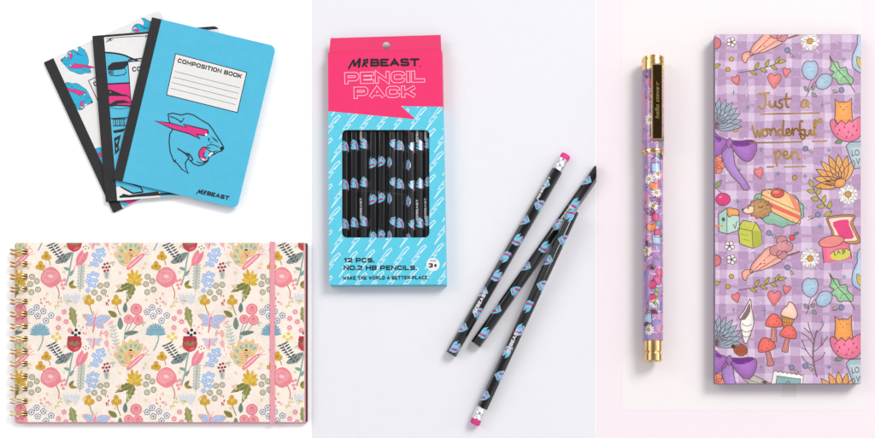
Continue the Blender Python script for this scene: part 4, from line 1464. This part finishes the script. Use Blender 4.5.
    # jam jar
    a.at(13); a.blob([(822, 246), (843, 241), (849, 244), (852, 259), (846, 263), (829, 268), (824, 263)], lin('ef7090'), OUT, .8, 1)
    a.oell(831.5, 241.5, 13, 5.6, lin('f08c86'), OUT, .8, -10)
    for k in range(7):
        a.at(16); a.line([(822 + k * 3.2, 243.6 - k * .5), (824 + k * 3.2, 238.6 - k * .5)], .5, lin('b9484f'))
    a.at(17); a.oell(840.5, 254.5, 10.6, 5.6, lin('d9d35a'), OUT, .7, -12)
    a.at(19); a.text('JAR', 834, 251.6, 847.6, 258, OUT, .012, rot=-12, sp=1.15)
    # blue vase with lemon at the right edge
    a.at(7); a.blob([(872, 30), (858, 33), (857.5, 44), (853, 54), (852, 64), (856, 70), (872, 74)], lin('a9c1da'), OUT, .8, 2)
    a.at(10); a.leaf(863, 69, 14, 6, -115, lin('d9c04a'), OUT, .6); a.leaf(864, 68, 12, 5, -80, lin('e3cd66'), OUT, .6)
    if not upper:        # what the upper half leaves free for the lettering
        shroom(a, 774, 323, .92, 2); shroom(a, 788.5, 334, .9, 12); shroom(a, 766.5, 347, .95, -14)
        a.at(8); a.push(747, 320, 3)
        a.blob([(2, -21), (4, -12), (6, -4), (7, 4), (5, 11), (3, 18), (0, 24), (-3, 19), (-5, 11), (-6.6, 6), (-6, 0), (-8, -2), (-3, -10)], lin('f1e9e2'), OUT, .8, 3)
        a.poly([(1.6, -17), (3, -9), (-2, 0), (-6.4, -1), (-2, -9)], lin('8d6a74'), 2)
        for yy in (4, 10, 15):
            a.line([(-5, yy), (0, yy + 2.4), (5, yy)], .6, OUT, 2)
        a.pop()
        a.at(8); a.oell(740.5, 350, 7, 5.8, lin('b8603c'), OUT, .8, 20)
        for k in range(7):
            a.at(11); a.line([(735 + k * 1.7, 346), (737 + k * 1.7, 353.6)], .5, lin('7d3a22'))
        a.at(11); a.circ(733.2, 346.6, 2.2, lin('5a3128'), 8)
        a.push(0, 217.5); cross(a, 764, 93, 4); a.pop()
        a.at(8); a.poly([(781.5, 315), (795, 317.6), (788.6, 333), (784, 331.6)], lin('d9964e')); a.line([(781.5, 315), (795, 317.6), (788.6, 333), (784, 331.6)], .8, OUT, closed=True)
        for k in range(4):
            a.at(10); a.line([(782 + k * .8, 318 + k * 4), (793.5 - k * 1.7, 319.6 + k * 3.6)], .5, lin('8e5a2b')); a.at(10); a.line([(784 + k * 3, 316 + k * .6), (785 + k * 1.2, 331)], .5, lin('8e5a2b'))
        a.at(12); a.blob([(781, 315), (783, 309), (787, 306), (789, 302), (793, 303.6), (796, 309), (797.5, 314), (795, 319), (788, 317.6)], lin('f6cbb5'), OUT, .8, 3)
        # bare twig
        tw = lin('7a6265')
        a.at(8); a.line([(817, 377), (813.5, 362), (813.6, 345), (817, 330)], 1.4, tw, 3)
        for p in ([(813.6, 360), (806, 350), (802, 340)], [(813.5, 352), (821, 346), (828, 336)], [(813.6, 345), (808, 337), (801, 333)], [(813.8, 340), (810, 330), (808, 322)],
                  [(815, 334), (821, 329), (824, 323)], [(814, 362), (822, 358), (825, 352)], [(814, 366), (806, 362), (802, 356)], [(806, 350), (801, 348)], [(821, 346), (822, 338)], [(810, 333), (804, 328)]):
            a.at(8); a.line(p, .9, tw, 2)
        # stamp, white feather
        a.at(9); a.push(788, 384, 8)
        P = []
        for k in range(14):
            P += [(-16 + k * 2.3, -10 - (k % 2) * 1.4)]
        a.blob(P + [(16, 12), (-17, 12)], PALE, OUT, .6, 1)
        a.poly(rect(-12, -6.5, 12, 10), lin('8fb5b5')); a.line(rect(-12, -6.5, 12, 10), .6, OUT, closed=True); a.line([(-5, 3), (0, -3), (6, 4)], .6, OUT)
        a.pop()
        a.at(8); a.blob([(742, 377), (750, 374), (762, 379), (771, 384), (770, 389), (755, 386), (748, 383)], lin('b4b0a4'), OUT, .6, 2); a.line([(742, 377), (771, 388)], .5, OUT)
        a.at(10); a.oell(764, 384, 3.2, 3, lin('6a4a3a'), OUT, .5)
        berry(a, 791.5, 367.5, 799, 372)
    # pale speckles
    rr = random.Random(9)
    for k in range(230):
        x, y = rr.uniform(716, 861), rr.uniform(36, 252)
        if 758 < x < 830 and 92 < y < 172 and upper:
            continue
        a.at(4); a.circ(x, y, rr.choice((.28, .38, .5, .7)), lin('eadcf0'), 6)


def purple_art():
    a = Art()
    checks(a, 712, 30, 866, 392)
    a.push(0, 217.5); motifs(a, False); a.pop()
    a2 = Art(); motifs(a2, True)
    a.it += [(P, c, L) for P, c, L in a2.it if min(p[1] for p in P) < 252.5]
    return a


# lower tile art drawn in absolute coordinates: undo the tile offset for those extras
_motifs = motifs
def motifs(a, upper):
    _motifs(a, True)
    if not upper:
        a.push(0, -217.5)
        b = Art(); _motifs(b, False)
        c = Art(); _motifs(c, True)
        extra = b.it[:]
        # the extras are exactly what b has beyond c, before the speckles
        n_tail = 230
        head = len(c.it) - n_tail
        ex = b.it[head:-n_tail] if len(b.it) > len(c.it) else []
        for P, col, L in ex:
            a.it.append(([a.T(p) for p in P], col, L))
        a.pop()


root = thing('gift_box', 788, 209, 'slim purple gingham box with storybook drawings and gold handwriting', 'gift box', z=.12)
zt = 14.0
cov = roundrect((714.8, 34), (861, 34), (861, 384), (714.8, 384), (1.2, 1.2, 1.2, 1.2), 3)
m = MB(); m.slab(cov, 6.5, zt, PUR, side=lin('8d6d94'), b=.5)
m.art(purple_art(), zt, [rect(715.2, 34.5, 860.6, 383.6)])
m.build('lid', WATER, root)
m = MB(); m.slab(shrink(cov, 1.2), .12, 6.49, lin('9a7aa2'), b=.1); m.build('tray', PAPER, root)
m = MB(); m.slab(rect(782.5, 383, 796.5, 397), .13, .25, lin('f0ebe8'), b=.1); m.build('pale_tab', MATTE, root)  # thin pale rectangle at the lower edge of the box
a = Art()
Z = 4.871


def ink(pts, w=1.8, sm=4):
    a.at(24); a.line([(745 + x / Z, 85 + y / Z) for x, y in pts], w, (1, 1, 1), sm)


for p in ([(62, 43), (90, 40), (122, 38)], [(98, 40), (102, 70), (98, 100), (88, 113), (74, 110), (66, 97)],
          [(120, 74), (120, 96), (130, 108), (143, 100), (149, 76)], [(149, 76), (149, 98), (157, 107)],
          [(183, 70), (170, 74), (167, 84), (178, 92), (182, 102), (172, 112), (160, 106)],
          [(203, 38), (200, 75), (204, 105), (218, 106)], [(188, 68), (228, 65)],
          [(304, 76), (288, 72), (274, 88), (278, 106), (294, 104), (305, 78)], [(306, 74), (306, 98), (314, 110)],
          [(36, 195), (42, 225), (53, 252), (62, 222), (73, 250), (84, 212)],
          [(100, 214), (87, 222), (88, 244), (102, 248), (112, 232), (100, 214), (122, 216)],
          [(124, 212), (125, 248)], [(125, 226), (140, 211), (150, 224), (152, 248)],
          [(184, 218), (168, 216), (160, 232), (170, 248), (184, 234)], [(189, 172), (185, 215), (188, 242), (200, 246)],
          [(200, 236), (216, 228), (213, 212), (202, 220), (204, 242), (222, 242), (232, 214), (236, 246)], [(235, 226), (246, 211), (258, 216)],
          [(284, 180), (271, 174), (267, 205), (272, 250), (282, 264), (292, 250), (272, 236), (262, 240)], [(255, 222), (290, 216)],
          [(292, 214), (294, 240), (308, 244), (318, 216)], [(320, 214), (321, 240), (332, 242)],
          [(332, 242), (344, 200), (350, 174), (340, 172), (337, 205), (342, 240), (352, 244)],
          [(366, 164), (374, 168), (372, 178), (362, 178), (360, 168), (366, 164)],
          [(144, 320), (150, 355), (158, 396)], [(147, 338), (162, 318), (176, 332), (166, 354), (152, 354)],
          [(184, 346), (206, 338), (204, 322), (190, 326), (190, 350), (212, 358), (224, 340)],
          [(226, 322), (230, 362)], [(230, 340), (245, 322), (257, 336), (262, 362), (268, 358)]):
    ink(p)
for p in ([(75, 141), (220, 138), (364, 135)], [(20, 281), (150, 279), (278, 275)], [(326, 274), (400, 272)], [(106, 399), (140, 398)], [(192, 399), (296, 396)]):
    ink(p, 1.25)
a.at(24); a.circ(745 + 292 / Z, 85 + 356 / Z, .9, (1, 1, 1), 8)
m = MB(); m.art(a, zt); m.build('foil_lettering', FOIL, root)

# ------------------------------------------------------------------ pen
root = thing('rollerball_pen', 653, 207, 'slender capped pen with a purple storybook wrap and gold trim', 'pen', z=.12)
RC, RB2 = 10.9, 9.4
zc = .13 + RC * 1.02


def cyl_art(seed, y0, y1):
    a = Art(); r = random.Random(seed)
    y = y0 - 8
    Ps = [lin('b08abf'), lin('cf93bd'), lin('9a90c8'), lin('d995bb')]
    for k in range(120):
        a.at(1 + k % 3); a.ell(r.uniform(-16, 16), r.uniform(y0, y1), r.uniform(3, 8), r.uniform(3, 7), r.choice(Ps), r.uniform(0, 180), 9)
    for k in range(int((y1 - y0) / 6.6)):
        yy = y0 + 6.6 * k + r.uniform(-2, 2); xx = r.uniform(-8, 10); q = r.choice((0, 1, 2, 3, 4, 5, 3, 7, 6, 0, 5))
        a.at(8)
        if q == 0: daisy(a, xx, yy, 6, 11)
        elif q == 1: heart(a, xx, yy, .9, r.uniform(-30, 30), lin('d9588a'))
        elif q == 2: a.push(xx, yy, r.uniform(-20, 20)); a.at(9); a.blob([(-3, -2.4), (0, -4.4), (4, -2), (3, 3), (-2.4, 3.6)], lin('d2467a'), OUT, .6, 2); a.leaf(3, 3, 6, 3, 40, GRN, OUT, .5); a.pop()
        elif q == 3: a.leaf(xx, yy, 9, 4, r.uniform(0, 360), lin('7fae9a'), OUT, .6); a.leaf(xx, yy, 8, 4, r.uniform(0, 360), lin('7a3f6d'), OUT, .6)
        elif q == 4: a.at(9); a.blob([(xx - 5, yy - 4), (xx + 4, yy - 5), (xx + 5, yy + 5), (xx - 4, yy + 5)], lin('a9c4e0'), OUT, .6, 1)
        elif q == 5: a.at(9); a.oell(xx, yy, 4.8, 4, lin('8b4a7c'), OUT, .6, 30); a.leaf(xx, yy, 8, 3.4, 200, lin('b48fd0'), OUT, .5)
        elif q == 6: a.at(9); a.blob([(xx - 5, yy), (xx - 3, yy - 4), (xx + 2, yy - 2), (xx + 5, yy - 5), (xx + 4, yy + 3), (xx - 2, yy + 4)], lin('f08a4f'), OUT, .6, 2)
        else: a.leaf(xx, yy, 9, 4.4, r.uniform(0, 360), YEL, OUT, .6); star(a, xx - 3, yy + 3, 2.4)
        # fine dark drawing
        for z in range(2):
            x2, y2 = r.uniform(-14, 14), yy + r.uniform(-4, 4)
            a.at(7); a.line([(x2, y2), (x2 + r.uniform(-4, 4), y2 + r.uniform(-3, 3)), (x2 + r.uniform(-5, 5), y2 + r.uniform(-5, 5))], .55, lin('6a4480'), 3)
        a.at(6); a.line([(r.uniform(-12, 12), yy), (r.uniform(-12, 12), yy + 3)], .8, lin('eadcf0'), 2)
    return a


def cyl(name, prof, mat, col, parent, cx=653.0, n=56):
    m = MB(); i0 = 0
    for (r, y) in prof:
        c = Vector((W(cx, y, zc).x, W(cx, y, zc + RC * .9).y, 0))
        m.v += [Vector((c.x + r * MM * math.sin(2 * math.pi * k / n), c.y, (zc + r * math.cos(2 * math.pi * k / n)) * MM)) for k in range(n)]
    for q in range(len(prof) - 1):
        for k in range(n):
            j = (k + 1) % n
            m.f.append([q * n + k, (q) * n + j, (q + 1) * n + j, (q + 1) * n + k][::-1]); m.c.append(col); m.sm.append(True)
    m.f.append([k for k in range(n)][::-1]); m.c.append(col); m.sm.append(False)
    m.f.append([(len(prof) - 1) * n + k for k in range(n)]); m.c.append(col); m.sm.append(False)
    return m


def wrapped(name, R, y0, y1, seed, parent):
    m = cyl(name, [(R * .97, y0), (R, y0 + .3), (R, y1 - .3), (R * .97, y1)], PENL, lin('c08fc4'), parent)
    cuts = [R * math.radians(d) for d in range(-120, 121, 6)]

    def mp(u, v, lift):
        c = Vector((W(653, v, zc).x, W(653, v, zc + RC * .9).y, 0)); t = u / R
        rr = (R + .02 + lift)
        return Vector((c.x + rr * MM * math.sin(t), c.y, (zc + rr * math.cos(t)) * MM))
    mm = MB(); mm.art_u(cyl_art(seed, y0, y1), cuts, mp, (y0 + .4, y1 - .4))
    for f, c in zip(mm.f, mm.c):
        P = [mm.v[i] for i in f]
        nrm = (P[1] - P[0]).cross(P[2] - P[0])
        cen = sum(P, Vector()) / len(P) - Vector((W(653, 0, zc).x, 0, zc * MM)); cen.y = 0
        if nrm.dot(cen) < 0:
            P = P[::-1]
        m.face(P, c)
    o = m.build(name, PENL, parent)
    return o


cap = wrapped('cap', RC, 68.3, 148.3, 21, root)
barrel = wrapped('barrel', RB2 + .5, 152.4, 339.8, 33, root)
g = cyl('g', [(RC * .9, 54.2), (RC * 1.0, 54.8), (RC * 1.0, 57.4), (RC * .94, 57.8), (RC * .94, 58.8), (RC * 1.01, 59.2), (RC * 1.01, 68.2)], GOLD, (1, 1, 1), root)
o = g.build('cap_top', GOLD, cap); o.data.set_sharp_from_angle(angle=.6)
g = cyl('g', [(RC * .96, 148.4), (RC * 1.02, 148.7), (RC * 1.02, 150.4), (RC * .9, 150.9), (RC * .9, 151.4), (RB2, 152.3)], GOLD, (1, 1, 1), root)
o = g.build('cap_ring', GOLD, cap); o.data.set_sharp_from_angle(angle=.6)
g = cyl('g', [(RB2, 339.9), (RB2 * .93, 340.3), (RB2 * .93, 350.6), (RB2 * .8, 351.2), (RB2 * .8, 352.4), (RB2 * .93, 352.8), (RB2 * .93, 360), (RB2 * .85, 361)], GOLD, (1, 1, 1), root)
o = g.build('end_cap', GOLD, root); o.data.set_sharp_from_angle(angle=.6)
zk = zc + RC + 1.6
m = MB(); m.slab(roundrect((651.6, 62.8), (663, 62.8), (663, 139.8), (651.6, 139.8), (1, 1, 1.5, 1.5), 3), zk - 1.3, zk, (1, 1, 1), b=.2)
clipo = m.build('clip', GOLD, cap)
m = MB(); m.slab(rect(652.9, 64.6, 661.8, 138.2), zk - .1, zk + .12, (1, 1, 1), b=.05); m.build('clip_inlay', BRONZE, clipo)
m = MB(); m.slab(rect(653.5, 63.5, 661, 68), zc + RC * .7, zk - 1.2, (1, 1, 1), b=.1); m.build('clip_root', GOLD, clipo)
a = Art(); a.at(16)
a.text('hello steve·r', 0, 0, 37, 3.9, (1, 1, 1), .012, shear=.25)
b = Art(); b.at(16); b.push(655.2, 118.4, -90)
for P, c, L in a.it:
    b.raw([(p[0], p[1] - 0) for p in P], c)
b.pop()
m = MB(); m.art(b, zk + .1); m.build('clip_lettering', GOLD, clipo)

# ------------------------------------------------------------------ light
w = bpy.data.worlds.new('World'); bpy.context.scene.world = w; w.use_nodes = True
nt = w.node_tree; bg = nt.nodes['Background']
tc = nt.nodes.new('ShaderNodeTexCoord'); sp = nt.nodes.new('ShaderNodeSeparateXYZ')
nt.links.new(tc.outputs['Generated'], sp.inputs[0])
rp = nt.nodes.new('ShaderNodeValToRGB')
rp.color_ramp.elements[0].position = 0.0; rp.color_ramp.elements[0].color = (.12, .115, .12, 1)
rp.color_ramp.elements[1].position = 1.0; rp.color_ramp.elements[1].color = (.2, .205, .215, 1)
for q, v in ((.3, .4), (.55, 1.0), (.78, .95), (.9, .28)):
    e = rp.color_ramp.elements.new(q); e.color = (v, v, v * 1.03, 1)
nt.links.new(sp.outputs['Z'], rp.inputs[0]); nt.links.new(rp.outputs[0], bg.inputs['Color'])
bg.inputs['Strength'].default_value = 1.12


def area_lamp(name, loc, target, size, sizey, power, col):
    l = bpy.data.lights.new(name, 'AREA'); l.shape = 'RECTANGLE'; l.size = size; l.size_y = sizey; l.energy = power; l.color = col
    o = bpy.data.objects.new(name, l); C.objects.link(o); o.location = loc
    o.rotation_euler = (Vector(target) - Vector(loc)).to_track_quat('-Z', 'Y').to_euler()
    return o


area_lamp('key_softbox', (2.6, 2.25, 3.1), (0, 0, 0), 1.8, 1.8, 153, (1, .985, .965))
area_lamp('low_side_fill', (4.5, .3, 1.6), (0, 0, 0), 1.6, 1.2, 20, (1, .99, .97))  # weak lamp added low on the right for wide faint shadows, no window
area_lamp('side_softbox', (-2.0, .8, 1.7), (0, 0, 0), .8, 1.2, 13, (.97, .98, 1))

# ------------------------------------------------------------------ camera
cd = bpy.data.cameras.new('camera'); co = bpy.data.objects.new('camera', cd); C.objects.link(co)
co.location = W(NX, NY, 0) + Vector((0, 0, H * MM))
co.rotation_euler = (0, 0, 0)
cd.sensor_width = 36; cd.sensor_fit = 'HORIZONTAL'; cd.lens = 36 * H / 875.0
cd.shift_x = (437.5 - NX) / 875.0
cd.shift_y = (NY - 219) / 875.0
cd.clip_start = .01; cd.clip_end = 50
sc = bpy.context.scene
sc.camera = co
sc.view_settings.view_transform = 'Standard'; sc.view_settings.look = 'None'
sc.view_settings.exposure = 0; sc.view_settings.gamma = 1
for o in bpy.data.objects:
    if 'org' in o:
        del o['org']
